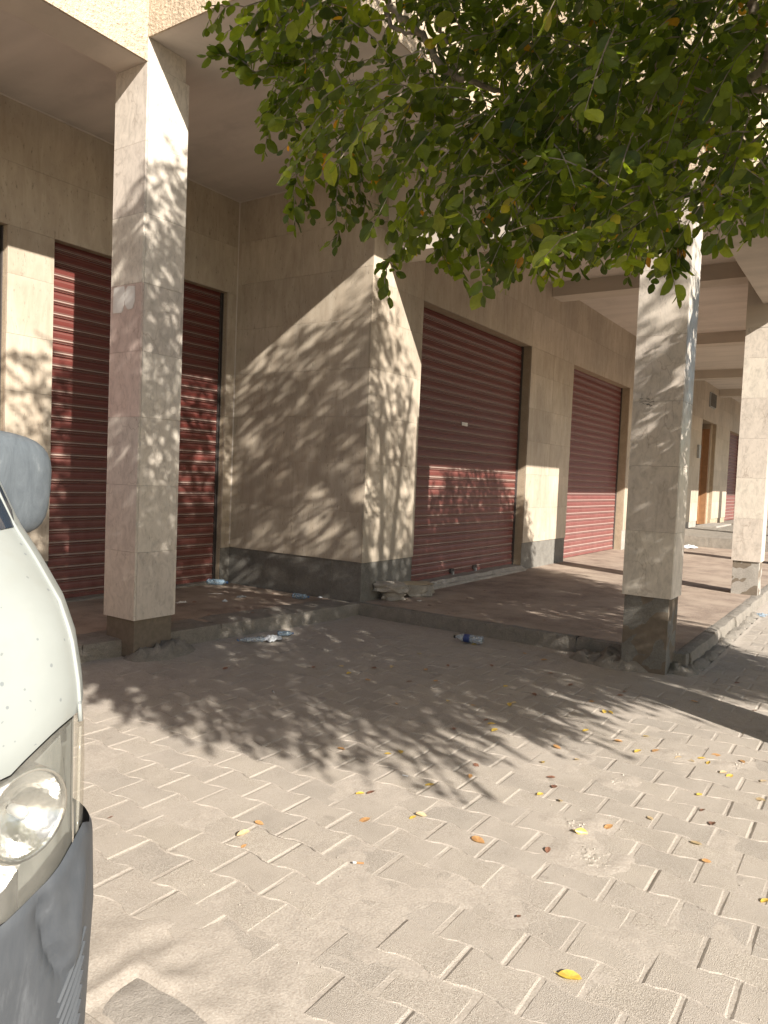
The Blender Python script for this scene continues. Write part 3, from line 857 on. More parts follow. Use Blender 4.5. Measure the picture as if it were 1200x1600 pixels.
limb([Vector((5.0, -0.6, 2.2)), Vector((5.0, -1.6, 2.9)), Vector((5.1, -2.6, 3.0)), Vector((5.3, -3.8, 3.0))], 0.06, 0.012)
limb([base, Vector((5.7, -0.5, 3.1)), Vector((6.8, -0.5, 3.4)), Vector((8.0, -0.4, 3.5))], 0.07, 0.012)
# the boughs seen in the picture
def atv(*a): return Vector(at(*a))
for pts, r0 in (([atv(560, -60, 2.9), atv(610, 12, 2.75), atv(655, 50, 2.7), atv(690, 100, 2.65), atv(740, 130, 2.6), atv(785, 142, 2.6)], 0.0145),
                ([atv(600, 20, 2.8), atv(620, 46, 2.75), atv(652, 50, 2.7)], 0.009),
                ([atv(683, 24, 2.7), atv(700, 68, 2.7), atv(720, 110, 2.62)], 0.008),
                ([atv(1168, -30, 3.0), atv(1180, 20, 3.0), atv(1195, 70, 3.0), atv(1215, 120, 3.1)], 0.02),
                ([atv(1230, 118, 2.7), atv(1190, 140, 2.6), atv(1140, 150, 2.5), atv(1080, 130, 2.5)], 0.012),
                ([atv(1230, 60, 3.1), atv(1100, 190, 2.9), atv(1000, 230, 2.8), atv(900, 260, 2.7), atv(800, 235, 2.7)], 0.016)):
    limb(pts, r0, r0 * 0.55)

POLY = [(300, -400), (290, -60), (335, 5), (410, 45), (455, 75), (425, 130), (455, 170), (462, 210), (520, 235), (560, 255), (585, 235), (600, 300), (640, 355), (700, 375), (760, 398), (840, 385), (900, 378), (960, 365), (1000, 390), (1050, 385), (1085, 335), (1150, 318), (1200, 310), (1300, 330), (1400, -400)]
PX = np.array(POLY, float)
def inpoly(x, y):
    res = np.zeros(len(x), bool); j = len(PX) - 1
    for i in range(len(PX)):
        xi, yi = PX[i]; xj, yj = PX[j]
        c = ((yi > y) != (yj > y)) & (x < (xj - xi) * (y - yi) / (yj - yi + 1e-9) + xi)
        res ^= c; j = i
    return res
def projA(P):
    d = P - CAM; z = d @ fwd
    return 600 + FPX * (d @ rt) / z, 800 - FPX * (d @ upv) / z, z
NT = 24000
u = nr.normal(size=(NT, 3)); u /= np.linalg.norm(u, axis=1)[:, None]
rad = nr.uniform(0.10, 1.0, NT) ** (1 / 2.6)
bx_ = (np.abs(u) ** 3.2).sum(axis=1) ** (-1 / 3.2)
P0 = CC + u * (rad * bx_)[:, None] * CR * 0.95
P0 = P0[(P0[:, 2] > 2.30 + 0.25 * nr.rand(len(P0)))]
nz = np.array([noise.noise(Vector(p * 1.05)) + 0.5 * noise.noise(Vector(p * 2.6)) for p in P0])
thr = np.interp(P0[:, 2], [2.3, 3.6, 4.6, 6.5], [-0.45, -0.34, -0.20, -0.06])
P0 = P0[nz > thr]
P0 = P0[~((P0[:, 2] > 3.7) & (P0[:, 0] > 4.65 + 0.25 * nr.rand(len(P0))))]
u2 = nr.normal(size=(6000, 3)); u2 /= np.linalg.norm(u2, axis=1)[:, None]
P2 = np.array([7.6, -0.50, 3.6]) + u2 * (nr.uniform(0.05, 1, 6000) ** (1 / 2.5))[:, None] * np.array([1.75, 1.35, 1.40])  # crown clump out of view, added to shade the wide shutter and platform
P2 = P2[P2[:, 2] > 2.4]
nz = np.array([noise.noise(Vector(p * 1.3)) + 0.5 * noise.noise(Vector(p * 3.1)) for p in P2]); P2 = P2[nz > -0.5]
P0 = np.vstack([P0, P2])
# where each twig's shade falls on the paving: the crown ends where its shadow does
tG = P0[:, 2] / 0.60; GX = P0[:, 0] + 0.455 * tG; GY = P0[:, 1] + tG
ymin = np.interp(GX, [2.2, 2.72, 2.8, 3.0, 3.16, 3.3, 3.6, 4.0, 4.4, 4.8, 5.3, 5.7, 9.0], [5.2, 4.3, 3.3, 2.95, 2.65, 2.2, 2.1, 2.15, 1.95, 1.9, 1.6, 1.45, 1.3])
wob = np.array([noise.noise(Vector((a * 2.2, b_ * 0.9, 5))) for a, b_ in zip(GX, GY)])
P0 = P0[GY > ymin + 0.55 * wob + 0.12]
u3 = nr.normal(size=(900, 3)); u3 /= np.linalg.norm(u3, axis=1)[:, None]
P3 = np.array([5.15, -3.35, 2.95]) + u3 * (nr.uniform(0.05, 1, 900) ** (1 / 2.5))[:, None] * np.array([1.0, 0.6, 0.5])  # low clump out of view, added to darken the paving near the right column
P0 = np.vstack([P0, P3])
px, py, z = projA(P0)
infr = (z > 0.2) & (px > -150) & (px < 1350) & (py > -250) & (py < 1750)
ok = ~infr | (inpoly(px, py) & (nr.rand(len(px)) < 0.55))
P0 = P0[ok]
P0 = P0[np.linalg.norm(P0 - CAM, axis=1) > 1.75]
# extra twigs filling the part that hangs into view
ex = []
while len(ex) < 500:
    x, y = nr.uniform(420, 1230), nr.uniform(-60, 400)
    if inpoly(np.array([x]), np.array([y]))[0]:
        ex.append(at(x, y, nr.uniform(2.1, 3.6) if x < 900 else nr.uniform(2.0, 3.8)))
P0 = np.vstack([P0, np.array(ex)])
DIRX = P0 - (CC + np.array([0, 0, -0.5])); DIRX /= np.linalg.norm(DIRX, axis=1)[:, None]
DIRX += nr.normal(size=DIRX.shape) * 0.85; DIRX[:, 2] -= 0.25
DIRX /= np.linalg.norm(DIRX, axis=1)[:, None]
LEN = nr.uniform(0.16, 0.34, len(P0))
# keep drooping tips of visible twigs inside the outline
px, py, z = projA(P0 + DIRX * LEN[:, None] * 0.8 + np.array([0, 0, -0.05]))
bad = (z > 0.2) & (px > -100) & (px < 1300) & (py > -100) & ~inpoly(px, py - 22)
LEN[bad] *= 0.35
# explicit hanging strands
strands = []
def strand(pts, D, sp=0.021):
    strands.append(([atv(x, y, D + dd) for x, y, dd in pts], sp))
strand([(520, 70, .2), (450, 85, .1), (395, 82, 0), (340, 88, 0)], 2.5)
strand([(500, 90, .2), (440, 100, .1), (400, 110, 0), (380, 100, 0)], 2.5)
strand([(480, -20, .1), (420, 0, 0), (360, 10, 0), (330, 8, 0)], 2.6)
strand([(470, 10, .1), (430, 30, 0), (405, 60, 0)], 2.6)
strand([(500, 130, 0), (450, 150, 0), (425, 165, 0), (420, 205, 0)], 2.5)
strand([(495, 180, 0), (470, 230, 0), (460, 290, 0), (458, 345, 0)], 2.6)
strand([(505, 200, 0), (492, 240, 0), (480, 285, 0), (478, 320, 0)], 2.7)
strand([(560, 160, 0), (535, 230, 0), (527, 300, 0), (525, 385, 0)], 2.6)
strand([(575, 190, 0), (560, 250, 0), (566, 300, 0), (570, 340, 0)], 2.7)
strand([(535, 230, 0), (545, 290, 0), (548, 345, 0)], 2.7)
strand([(650, 330, 0), (635, 380, 0), (612, 400, 0), (598, 445, 0)], 2.5)
strand([(700, 330, 0), (660, 370, 0), (640, 395, 0)], 2.7)
strand([(770, 360, 0), (785, 400, 0), (793, 440, 0)], 2.7)
strand([(700, 340, 0), (690, 380, 0), (695, 410, 0)], 2.8)
strand([(840, 350, 0), (852, 390, 0), (855, 432, 0)], 2.8)
strand([(910, 350, 0), (890, 380, 0), (882, 410, 0)], 2.6)
strand([(960, 350, 0), (985, 375, 0), (995, 405, 0)], 2.6)
strand([(1050, 350, 0), (1045, 380, 0), (1035, 415, 0)], 2.3)
strand([(1060, 340, 0), (1062, 380, 0), (1060, 410, 0)], 2.3)
strand([(1120, 290, 0), (1140, 320, 0), (1160, 355, 0)], 1.95)
strand([(1190, 270, 0), (1195, 300, 0), (1190, 345, 0)], 1.95)

# leaf outlines: rounded oval with a short tip, folded on the midrib
prof = [(0.0, 0.0), (0.15, 0.28), (0.38, 0.48), (0.65, 0.47), (0.88, 0.27), (1.0, 0.0)]
lv = [(0.0, 0.0, 0.0)]; LW = 0.64
right = [(t, w_ * LW, 0.10 * w_) for t, w_ in prof[1:-1]]; left = [(t, -w_ * LW, 0.10 * w_) for t, w_ in prof[1:-1]]
UL = np.array([(0, 0, 0)] + right + [(1.0, 0, -0.06)] + left[::-1] + [(0.5, 0, -0.02)], float)
NF = [(0, 1, 10), (1, 2, 10), (2, 3, 10), (3, 4, 10), (4, 5, 10), (5, 6, 10), (6, 7, 10), (7, 8, 10), (8, 9, 10), (9, 0, 10)]
UF = np.array(NF)
Lp, Ld, Ln, Ls = [], [], [], []
stem = MB()
def leafs_on(points, sp, dens=1.0, size=0.0555):
    """place leaves alternately along a polyline of numpy points"""
    d = np.diff(points, axis=0); seg = np.linalg.norm(d, axis=1); cum = np.concatenate([[0], np.cumsum(seg)])
    s = 0.02; k = 0
    while s < cum[-1]:
        i = min(np.searchsorted(cum, s) - 1, len(seg) - 1); i = max(i, 0)
        t = d[i] / seg[i]; p = points[i] + t * (s - cum[i])
        side = np.cross(t, [0, 0, 1.0]); side /= (np.linalg.norm(side) + 1e-6)
        sg = 1 if k % 2 else -1
        upw = np.cross(side, t)
        dr = t * nr.uniform(0.35, 0.8) + side * sg * nr.uniform(0.6, 1.0) + upw * nr.uniform(-0.5, 0.35) + np.array([0, 0, -0.28])
        nn = upw * 0.7 + nr.normal(size=3) * 0.6
        Lp.append(p); Ld.append(dr); Ln.append(nn); Ls.append(size * (nr.uniform(0.5, 1.2) if nr.rand() > 0.02 else 1.35))
        s += sp * nr.uniform(0.7, 1.4) / dens; k += 1
    Lp.append(points[-1]); Ld.append(d[-1]); Ln.append(nr.normal(size=3)); Ls.append(size * 0.7)
for i in range(len(P0)):
    q = P0[i]; dd_ = DIRX[i]; L = LEN[i]
    tt = np.linspace(0, 1, 4)[:, None]
    pts = q + dd_ * L * tt + np.array([0, 0, -0.32 * L]) * tt ** 2
    leafs_on(pts, 0.0205)
    tube(stem, [Vector(p) for p in pts], [0.0026, 0.0022, 0.0016, 0.001], 3, False)
for ctrl, sp in strands:
    pts = np.array([tuple(p) for p in curve_pts(ctrl, 5)]) + nr.normal(size=(5 * (len(ctrl) - 1) + 1, 3)) * 0.003
    leafs_on(pts, sp * 0.72, size=0.053)
    tube(stem, [Vector(p) for p in pts], 0.0021, 4, False)
    for k in range(2, len(pts) - 1, 3):
        a = pts[k]; dv = (pts[k + 1] - pts[k]); dv = dv / np.linalg.norm(dv) * 0.6 + nr.normal(size=3) * 0.5; dv[2] -= 0.3
        dv /= np.linalg.norm(dv); L = nr.uniform(0.05, 0.10)
        sub_ = np.array([a, a + dv * L * 0.5, a + dv * L]); leafs_on(sub_, 0.019, size=0.047)
        tube(stem, [Vector(p) for p in sub_], 0.0012, 3, False)
tpart(stem.build('twigs', 'bark', None, 'stuff'))
Lp, Ld, Ln, Ls = np.array(Lp), np.array(Ld), np.array(Ln), np.array(Ls)
Ld /= np.linalg.norm(Ld, axis=1)[:, None]
Lsd = np.cross(Ln, Ld); Lsd /= (np.linalg.norm(Lsd, axis=1)[:, None] + 1e-9); Ln = np.cross(Ld, Lsd)
Lv = np.clip(0.36 + 0.22 * nr.normal(size=len(Lp)) + 0.42 * np.array([noise.noise(Vector(p * 3.0)) for p in Lp]), 0, 0.94)
Lv[nr.rand(len(Lp)) < 0.012] = 0.97
px, py, z = projA(Lp)
BP = np.array([(560, -60), (610, 12), (655, 50), (690, 100), (740, 130), (785, 142)], float)
def dseg(px, py, a, b_):
    ab = b_ - a; t = np.clip(((px - a[0]) * ab[0] + (py - a[1]) * ab[1]) / (ab @ ab), 0, 1)
    return np.hypot(px - a[0] - t * ab[0], py - a[1] - t * ab[1])
dm = np.min([dseg(px, py, BP[i], BP[i + 1]) for i in range(len(BP) - 1)], axis=0)
keep = ~((dm < 17) & (z > 0) & (z < 2.75) & (nr.rand(len(px)) < 0.93))
Lp, Ld, Lsd, Ln, Ls, Lv = [q[keep] for q in (Lp, Ld, Lsd, Ln, Ls, Lv)]
print('leaves', len(Lp))
px, py, z = projA(Lp)
vis = (z > 0.3) & (px > 0) & (px < 1200) & (py > 0) & (py < 700)
order = np.argsort(np.where(vis, z / Ls, 1e9))
sel = order[:300]; rest = order[300:]
# three leaf meshes shared by the individually built leaves
lme = []
for k in range(6):
    me = mesh('leaf', UL, NF, False); me.materials.append(M['leaf'])
    a_ = me.attributes.new('rnd', 'FLOAT', 'FACE'); a_.data.foreach_set('value', [0.12 + 0.15 * k] * len(NF)); lme.append(me)
for i in sel:
    o = bpy.data.objects.new('leaf', lme[rnd.randrange(6)]); COL.objects.link(o); o.parent = tree
    mm = Matrix.Identity(4)
    for r_ in range(3):
        mm[r_][0] = Ld[i][r_] * Ls[i]; mm[r_][1] = Lsd[i][r_] * Ls[i]; mm[r_][2] = Ln[i][r_] * Ls[i]; mm[r_][3] = Lp[i][r_] + TOFF[r_]
    o.matrix_local = mm
nL = len(rest)
V = (Lp[rest][:, None, :] + Ls[rest][:, None, None] * (UL[None, :, 0:1] * Ld[rest][:, None, :] + UL[None, :, 1:2] * Lsd[rest][:, None, :] + UL[None, :, 2:3] * Ln[rest][:, None, :])).reshape(-1, 3)
F = (UF[None] + (np.arange(nL) * len(UL))[:, None, None]).reshape(-1, 3)
me = bpy.data.meshes.new('foliage'); me.vertices.add(len(V)); me.vertices.foreach_set('co', V.ravel())
me.loops.add(F.size); me.loops.foreach_set('vertex_index', F.ravel().astype(np.int32))
me.polygons.add(len(F)); me.polygons.foreach_set('loop_start', np.arange(0, F.size, 3, dtype=np.int32))
me.polygons.foreach_set('loop_total', np.full(len(F), 3, dtype=np.int32))
me.update(calc_edges=True)
a_ = me.attributes.new('rnd', 'FLOAT', 'FACE'); a_.data.foreach_set('value', np.repeat(Lv[rest], len(UF)).astype(np.float32))
o = link('foliage', me, 'leaf', None, 'stuff'); tpart(o)

# ------------------------------------------------------------------ van
van = empty('parked_van', (0.10, 3.4, -0.12))
tag(van, 'white van with hazy headlight and scuffed grey bumper parked at the left edge', 'van')
VOFF = Vector((-0.10, -3.4, 0.12))
def vpart(o, par=None):
    if par is None: o.parent = van; o.location = VOFF
    else: o.parent = par
    return o
XS, XC, RC = 0.95, 0.10, 0.22
sil = [(61.05, -0.024), (59.83, -0.073), (58.59, -0.108), (56.89, -0.164), (56.08, -0.208), (55.6, -0.262), (55.37, -0.311), (55.28, -0.385), (55.28, -0.46)]
tab = []
for az, slp in sil:
    th = R(az); yf = ((XS - RC) * math.sin(th) + RC) / math.cos(th) - RC
    c = np.array([XS - RC, yf + RC]); p = c + RC * np.array([math.sin(th), -math.cos(th)])
    tab.append((CAMH + slp * math.hypot(*p), yf))
tab.sort()
tz = [t[0] for t in tab]; ty = [t[1] for t in tab]
tz = [0.30] + tz + [1.80, 2.06, 2.12]; ty = [ty[0] - 0.02] + ty + [ty[-1] + 0.30, ty[-1] + 0.62, ty[-1] + 0.95]
sl_x = [(54.61, -0.478), (54.47, -0.554), (54.65, -0.621), (54.89, -0.723)]
btab = []
XSB = 0.965
for az, slp in sl_x:
    th = R(az); yf = ((XSB - RC) * math.sin(th) + RC) / math.cos(th) - RC
    c = np.array([XSB - RC, yf + RC]); p = c + RC * np.array([math.sin(th), -math.cos(th)])
    btab.append((CAMH + slp * math.hypot(*p), yf))
btab.sort()
bz = [-0.02] + [t[0] for t in btab] + [1.3]; by = [btab[0][1] + 0.12] + [t[1] for t in btab] + [btab[-1][1] + 0.02]
def vyf(z, bump_=False):
    return float(np.interp(z, bz, by)) if bump_ else float(np.interp(z, tz, ty))
def surf(a, z, off=0.0, bumper=False):
    """a in 0..1: centre of the front to corner start, 1..2 round the corner, 2..3 along the side"""
    xs = XSB if bumper else XS
    xs -= max(0, z - 1.6) * 0.12
    yf = vyf(z, bumper)
    if a <= 1:
        x = XC + (xs - RC - XC) * a; y = yf - 0.022 * (1 - a * a); n = (0, -1)
    elif a <= 2:
        t = (a - 1) * math.pi / 2; x = xs - RC + RC * math.sin(t); y = yf + RC - RC * math.cos(t); n = (math.sin(t), -math.cos(t))
    else:
        x = xs; y = yf + RC + (a - 2) * (6.2 - yf - RC); n = (1, 0)
    return (x + n[0] * off, y + n[1] * off, z)
def zline(a, line, bumper=False, hi=1.5):
    """height on the surface where the picture line passes"""
    lo = 0.3
    aa = min(max(a, 0.96), 1.58)
    for _ in range(30):
        mz = (lo + hi) / 2; q = proj(surf(aa, mz, 0, bumper))
        if q[1] > np.interp(q[0], [p[0] for p in line], [p[1] for p in line]): lo = mz
        else: hi = mz
    z = (lo + hi) / 2
    if a < 0.96:
        z0 = zline(0.96, line); z1 = zline(1.1, line); z = z0 + (z0 - z1) / 0.14 * 0.28 * (0.96 - a)
    return z
HT = [(-200, 1345), (0, 1232), (40, 1190), (90, 1142), (131, 1108)]
HB = [(-200, 1570), (0, 1452), (60, 1402), (100, 1352), (118, 1318), (135, 1286)]
AS = [0, 0.3, 0.6, 0.8, 0.9, 0.96, 1.0] + [1 + 0.08 * k for k in range(1, 12)] 
zt_ = {a: zline(a, HT) for a in AS}; zb_ = {a: zline(a, HB) for a in AS}
def patch(name, AA, zlo, zhi, nz_, mat, off=0.0, bumper=False, par=None, mirror=True, disp=None, smooth=True, both=None):
    V = []; F = []
    for a in AA:
        l, h = zlo(a), zhi(a)
        for k in range(nz_ + 1):
            z = l + (h - l) * k / nz_
            o_ = off + (disp(a, z, (k / nz_)) if disp else 0)
            V.append(surf(a, z, o_, bumper))
    n = nz_ + 1
    for i in range(len(AA) - 1):
        for k in range(nz_): F.append((i * n + k, (i + 1) * n + k, (i + 1) * n + k + 1, i * n + k + 1))
    if mirror:
        b0 = len(V); V += [(2 * XC - x, y, z) for x, y, z in V]; F += [tuple(b0 + i for i in f[::-1]) for f in F]
    o = link(name, mesh(name, V, F, smooth), mat)
    return vpart(o, par)
lip = lambda a, z, t: -0.005 * (max(0, 1 - t * 40))
body = patch('body', AS + [1.93, 2.0, 2.02, 2.1, 2.3, 2.6, 3.0], lambda a: zt_[a] if a in zt_ else 0.42, lambda a: 2.12, 46, 'van', disp=lip)
rf = MB()
zr = 2.12; ring = [surf(a, zr) for a in AS + [1.93, 2.0, 2.1, 3.0]]; full = ring + [(2 * XC - x, y, z) for x, y, z in ring[::-1]]
rf.v = [tuple(p) for p in full]; rf.f = [tuple(range(len(full)))]
vpart(rf.build('roof', 'van'))
bk = MB(); bk.box(2 * XC - XS + 0.02, XS - 0.02, 6.17, 6.2, 0.3, 2.1); vpart(bk.build('rear_door', 'van'))
# windscreen with a pale pillar left beside it
def wlow(a): return 1.452 + 0.055 * max(0, a - 0.9) if a <= 1.5 else 1.6
WA = [0, 0.3, 0.6, 0.8, 0.9] + [0.96 + 0.04 * k for k in range(15)]
WLN = [(-200, 846), (0, 827), (22, 822), (31, 812)]
def wl(a):
    z = zline(max(a, 0.96), WLN, hi=1.7)
    return z + (0 if a < 1.44 else (a - 1.44) * 0.35)
patch('windscreen', WA, wl, lambda a: 2.0, 10, 'glass', off=0.004)
patch('door_window', [1.98, 2.0, 2.1, 2.2, 2.27], lambda a: 1.5, lambda a: 1.98, 4, 'glass', off=0.004)
patch('door_window', [2.3, 2.5, 2.7, 2.95], lambda a: 1.5, lambda a: 1.98, 4, 'glass', off=0.004)
# raised seam down the corner
cs = MB(); tube(cs, [surf(1.44, 1.10 + 0.025 * k, 0.0015) for k in range(42)], 0.0045, 8)
vpart(cs.build('body_seam', 'van', smooth=True))
cs = MB(); tube(cs, [surf(1.40, zb_[1.4] if 1.4 in zb_ else 0.86, 0.001), surf(1.41, 0.95, 0.001), surf(1.42, 1.02, 0.001), surf(1.44, 1.09, 0.001)], 0.0035, 8)
vpart(cs.build('lamp_edge', 'lens', smooth=True))
# headlights
LA = [a for a in AS if a >= 0.6]
for sgn in (1, -1):
    def flip(o):
        if sgn < 0:
            for v in o.data.vertices: v.co.x = 2 * XC - v.co.x
            o.data.flip_normals()
        return o
    H = flip(patch('headlight', LA, lambda a: zb_[a] + 0.001, lambda a: zt_[a] - 0.002, 12, 'lens', off=-0.003, mirror=False, disp=lambda a, z, t: 0.003 * max(0.0, math.sin(math.pi * t)) ** 0.5))
    H['label'] = 'hazy wrap around headlight' if sgn > 0 else 'headlight on the far corner'
    flip(patch('reflector', LA, lambda a: zb_[a] - 0.01, lambda a: zt_[a] + 0.01, 10, 'chrome', off=-0.15, mirror=False, par=H, disp=lambda a, z, t: 0.06 * (abs(2 * t - 1) ** 3)))
    # round bowl
    cpos = at(48, 1272, 1.30); cp = Vector(cpos); dirv = Vector((0.12, -1, 0.0)).normalized()
    V, F = lathe([(-0.055, 0.004), (-0.05, 0.03), (-0.035, 0.052), (-0.015, 0.068), (0.0, 0.076), (0.006, 0.080), (0.006, 0.086), (-0.03, 0.088)], 28)
    rot = dirv.to_track_quat('X', 'Z').to_matrix()
    cw = Vector(at(42, 1272, 1.50))
    V = [tuple(cw + rot @ Vector(v)) for v in V]
    flip(vpart(link('lamp_bowl', mesh('lamp_bowl', V, F, True), 'chrome'), H))
    V, F = lathe([(-0.045, 0.0), (-0.045, 0.009), (-0.012, 0.012), (-0.002, 0.007), (0.0, 0.0)], 14)
    V = [tuple(cw + rot @ Vector(v)) for v in V]
    flip(vpart(link('bulb', mesh('bulb', V, F, True), 'white_plastic'), H))
# bumper with moulded recess
def bdisp(a, z, t):
    d = 0.0
    # J shaped hollow moulded into the corner
    q = proj(surf(min(a, 1.6), z, 0, True)) if a < 1.7 else (400, 0)
    gx = np.interp(q[1], [1390, 1440, 1490, 1520], [62, 72, 84, 100]); 
    d -= 0.030 * math.exp(-((q[0] - gx) / 9.0) ** 2) * min(1, max(0, (q[1] - 1385) / 45)) * min(1, max(0, (1535 - q[1]) / 30))
    gx2 = np.interp(q[1], [1330, 1400, 1480, 1520], [128, 122, 116, 104])
    d += 0.010 * math.exp(-((q[0] - gx2) / 8.0) ** 2) * min(1, max(0, (q[1] - 1320) / 40)) * min(1, max(0, (1535 - q[1]) / 30))
    d -= 0.012 * max(0, 1 - t * 20)
    d -= 0.006 * max(0, (t - 0.98) * 50)
    return d
BA = sorted(set([0, 0.3, 0.6, 0.75] + [0.8 + 0.04 * k for k in range(24)] + [1.8, 1.9, 2.0]))
ZBB = [zline(q, HB, True) if q >= 0.96 else zb_[q] for q in AS]
zbb = lambda a: float(np.interp(a, AS, ZBB)) + 0.006
bmp = patch('bumper', BA, lambda a: 0.14, lambda a: zbb(a) - 0.003, 60, 'bumper', bumper=True, disp=bdisp)
patch('bumper_end', [2.0, 2.02, 2.05], lambda a: 0.2, lambda a: 0.6, 4, 'bumper', bumper=True)
for k in range(9):
    z = 0.36 + k * 0.03
    f_ = MB()
    pts = [surf(1.16 + 0.03 * i, z + 0.030 * i / 2, -0.001, True) for i in range(8)]
    tube(f_, pts, 0.006, 6); vpart(f_.build('louver', 'bumper'), bmp).parent = bmp
patch('inner_panel', AS, lambda a: 0.3, lambda a: 1.25, 6, 'tyre', off=-0.12, mirror=True)
# side mirror
def superell(c, rx, ry, rz, n1=24, n2=16, e=0.42, tap=0.0):
    V = []; F = []
    sg = lambda v, p: math.copysign(abs(v) ** p, v)
    for i in range(n2 + 1):
        ph = -math.pi / 2 + math.pi * i / n2
        for j in range(n1):
            th = 2 * math.pi * j / n1
            x = sg(math.cos(ph), e) * sg(math.cos(th), e); y = sg(math.cos(ph), e) * sg(math.sin(th), e); z_ = sg(math.sin(ph), e)
            s = 1 + tap * z_
            V.append((c[0] + rx * x * s, c[1] + ry * y * (1 + 0.12 * z_), c[2] + rz * z_ + 0.0))
    for i in range(n2):
        for j in range(n1): F.append((i * n1 + j, i * n1 + (j + 1) % n1, (i + 1) * n1 + (j + 1) % n1, (i + 1) * n1 + j))
    return V, F
mc = (1.015, 1.885, 1.545)
V, F = superell(mc, 0.148, 0.075, 0.132, e=0.58, tap=0.05)
# the housing's outer edge leans down and out
V = [(x, y, z + (-0.018 * (x - mc[0]) / 0.15)) for x, y, z in V]
mh = vpart(link('side_mirror', mesh('side_mirror', V, F, True), 'mirror'))
q = MB(); q.box(mc[0] - 0.11, mc[0] + 0.12, mc[1] + 0.072, mc[1] + 0.078, mc[2] - 0.10, mc[2] + 0.10); vpart(q.build('mirror_glass', 'chrome'), mh)
q = MB(); tube(q, [(0.90, 1.98, 1.42), (0.98, 1.95, 1.43), (1.03, 1.91, 1.45)], 0.018, 8); vpart(q.build('mirror_arm', 'bumper'), mh)
for (wx, wy) in ((0.86, 2.35), (0.86, 5.0), (-0.66, 2.35), (-0.66, 5.0)):
    V, F = lathe([(-0.1, 0.0), (-0.1, 0.26), (-0.085, 0.32), (0.06, 0.32), (0.075, 0.27), (0.07, 0.2), (0.05, 0.0)], 28)
    V = [(wx - 0.0 + a, wy + b_, 0.20 + c) for a, b_, c in V]
    wh = vpart(link('wheel', mesh('wheel', V, F, True), 'tyre'))
    V, F = lathe([(0.071, 0.19), (0.085, 0.17), (0.06, 0.06), (0.075, 0.0)], 20); V = [(wx + a, wy + b_, 0.20 + c) for a, b_, c in V]
    vpart(link('rim', mesh('rim', V, F, True), 'grey_metal'), wh)

# ------------------------------------------------------------------ litter
def bottle(name, px, py, z0, L, r, ang, mat, label, lab=None, cap='blue_cap', crush=0.0, seed=0, tilt=0.0):
    c = onz(px, py, z0)
    rq = random.Random(seed)
    prof_ = [(0.0, 0.0), (0.0, r * 0.75), (0.006, r * 0.95), (0.02, r)]
    k = 0.035
    while k < L * 0.66:
        prof_ += [(k, r), (k + 0.004, r * 0.93), (k + 0.012, r)]; k += 0.022
    prof_ += [(L * 0.68, r), (L * 0.76, r * 0.86), (L * 0.84, r * 0.55), (L * 0.90, r * 0.36), (L * 0.95, r * 0.34)]
    def place(V, ex=0.0):
        out = []
        for a, b_, c_ in V:
            s = 1 - crush * (0.5 + 0.5 * noise.noise(Vector((a * 30 + seed, b_ * 20, 1)))) 
            q = Vector((a - L / 2, b_ * (1 + crush * 0.3), c_ * s + crush * 0.012 * noise.noise(Vector((a * 40, seed, b_ * 40)))))
            out.append(tuple(q))
        return out
    V, F = lathe(prof_, 20)
    root = link(name, mesh(name, place(V), F, True), mat)
    root.location = (c[0], c[1], z0 + r * (1 - crush * 0.6) + 0.002); root.rotation_euler = (0, tilt, ang)
    tag(root, label, 'bottle')
    V, F = lathe([(L * 0.93, 0.0), (L * 0.93, r * 0.40), (L * 0.985, r * 0.40), (L * 0.985, 0.0)], 14)
    link('cap', mesh('cap', place(V), F), cap, root)
    if lab:
        V, F = lathe([(L * lab[0], r * 1.015), (L * lab[1], r * 1.015)], 20)
        link('label_band', mesh('label_band', place(V), F, True), lab[2], root)
    return root
bottle('plastic_bottle', 731, 1004, 0.008, 0.30, 0.043, R(97), 'bottle', 'clear bottle with dark blue label lying below the platform edge', (0.42, 0.62, 'blue_label'), 'black_cap', 0.12, 3)
bottle('plastic_bottle', 470, 936, ZP, 0.21, 0.033, R(-75), 'bottle_blue', 'small bluish bottle lying by the dark plinth of the corner wall', (0.3, 0.5, 'bottle_blue'), 'blue_cap', 0.1, 5)
bottle('plastic_bottle', 340, 914, ZP, 0.27, 0.042, R(-60), 'bottle_blue', 'bluish bottle lying in the corner in front of the left shutter', None, 'blue_cap', 0.25, 7)
bottle('plastic_bottle', 391, 1003, 0.008, 0.26, 0.036, R(150), 'bottle', 'crushed clear bottle on the pavers at the platform foot, left of the white bag', None, 'blue_cap', 0.7, 9)
bottle('plastic_bottle', 446, 994, 0.008, 0.16, 0.030, R(-40), 'bottle_blue', 'small blue bottle end beside the white bag at the platform foot', None, 'blue_cap', 0.3, 13)
def crumple(name, px, py, z0, rx, ry, h, mat, label, cat, seed, n=12, ang=0.0):
    c = onz(px, py, z0); V = []; F = []
    for i in range(n + 1):
        for j in range(n + 1):
            u_, v_ = -1 + 2 * i / n, -1 + 2 * j / n
            q = Vector((u_ * 2.1 + seed, v_ * 2.1, seed * 0.3))
            w_ = 1 + 0.5 * noise.noise(q * 0.9)
            x, y = u_ * rx * w_, v_ * ry * w_
            edge_ = max(abs(u_), abs(v_))
            zz = h * (1 - edge_ ** 2) * (0.5 + 0.8 * abs(noise.noise(q))) + h * 0.5 * abs(noise.noise(q * 2.7)) + 0.001
            V.append((x * math.cos(ang) - y * math.sin(ang), x * math.sin(ang) + y * math.cos(ang), zz))
    F = [(i * (n + 1) + j, (i + 1) * (n + 1) + j, (i + 1) * (n + 1) + j + 1, i * (n + 1) + j + 1) for i in range(n) for j in range(n)]
    o = link(name, mesh(name, V, F), mat); o.location = (c[0], c[1], z0 + 0.001)
    tag(o, label, cat); return o
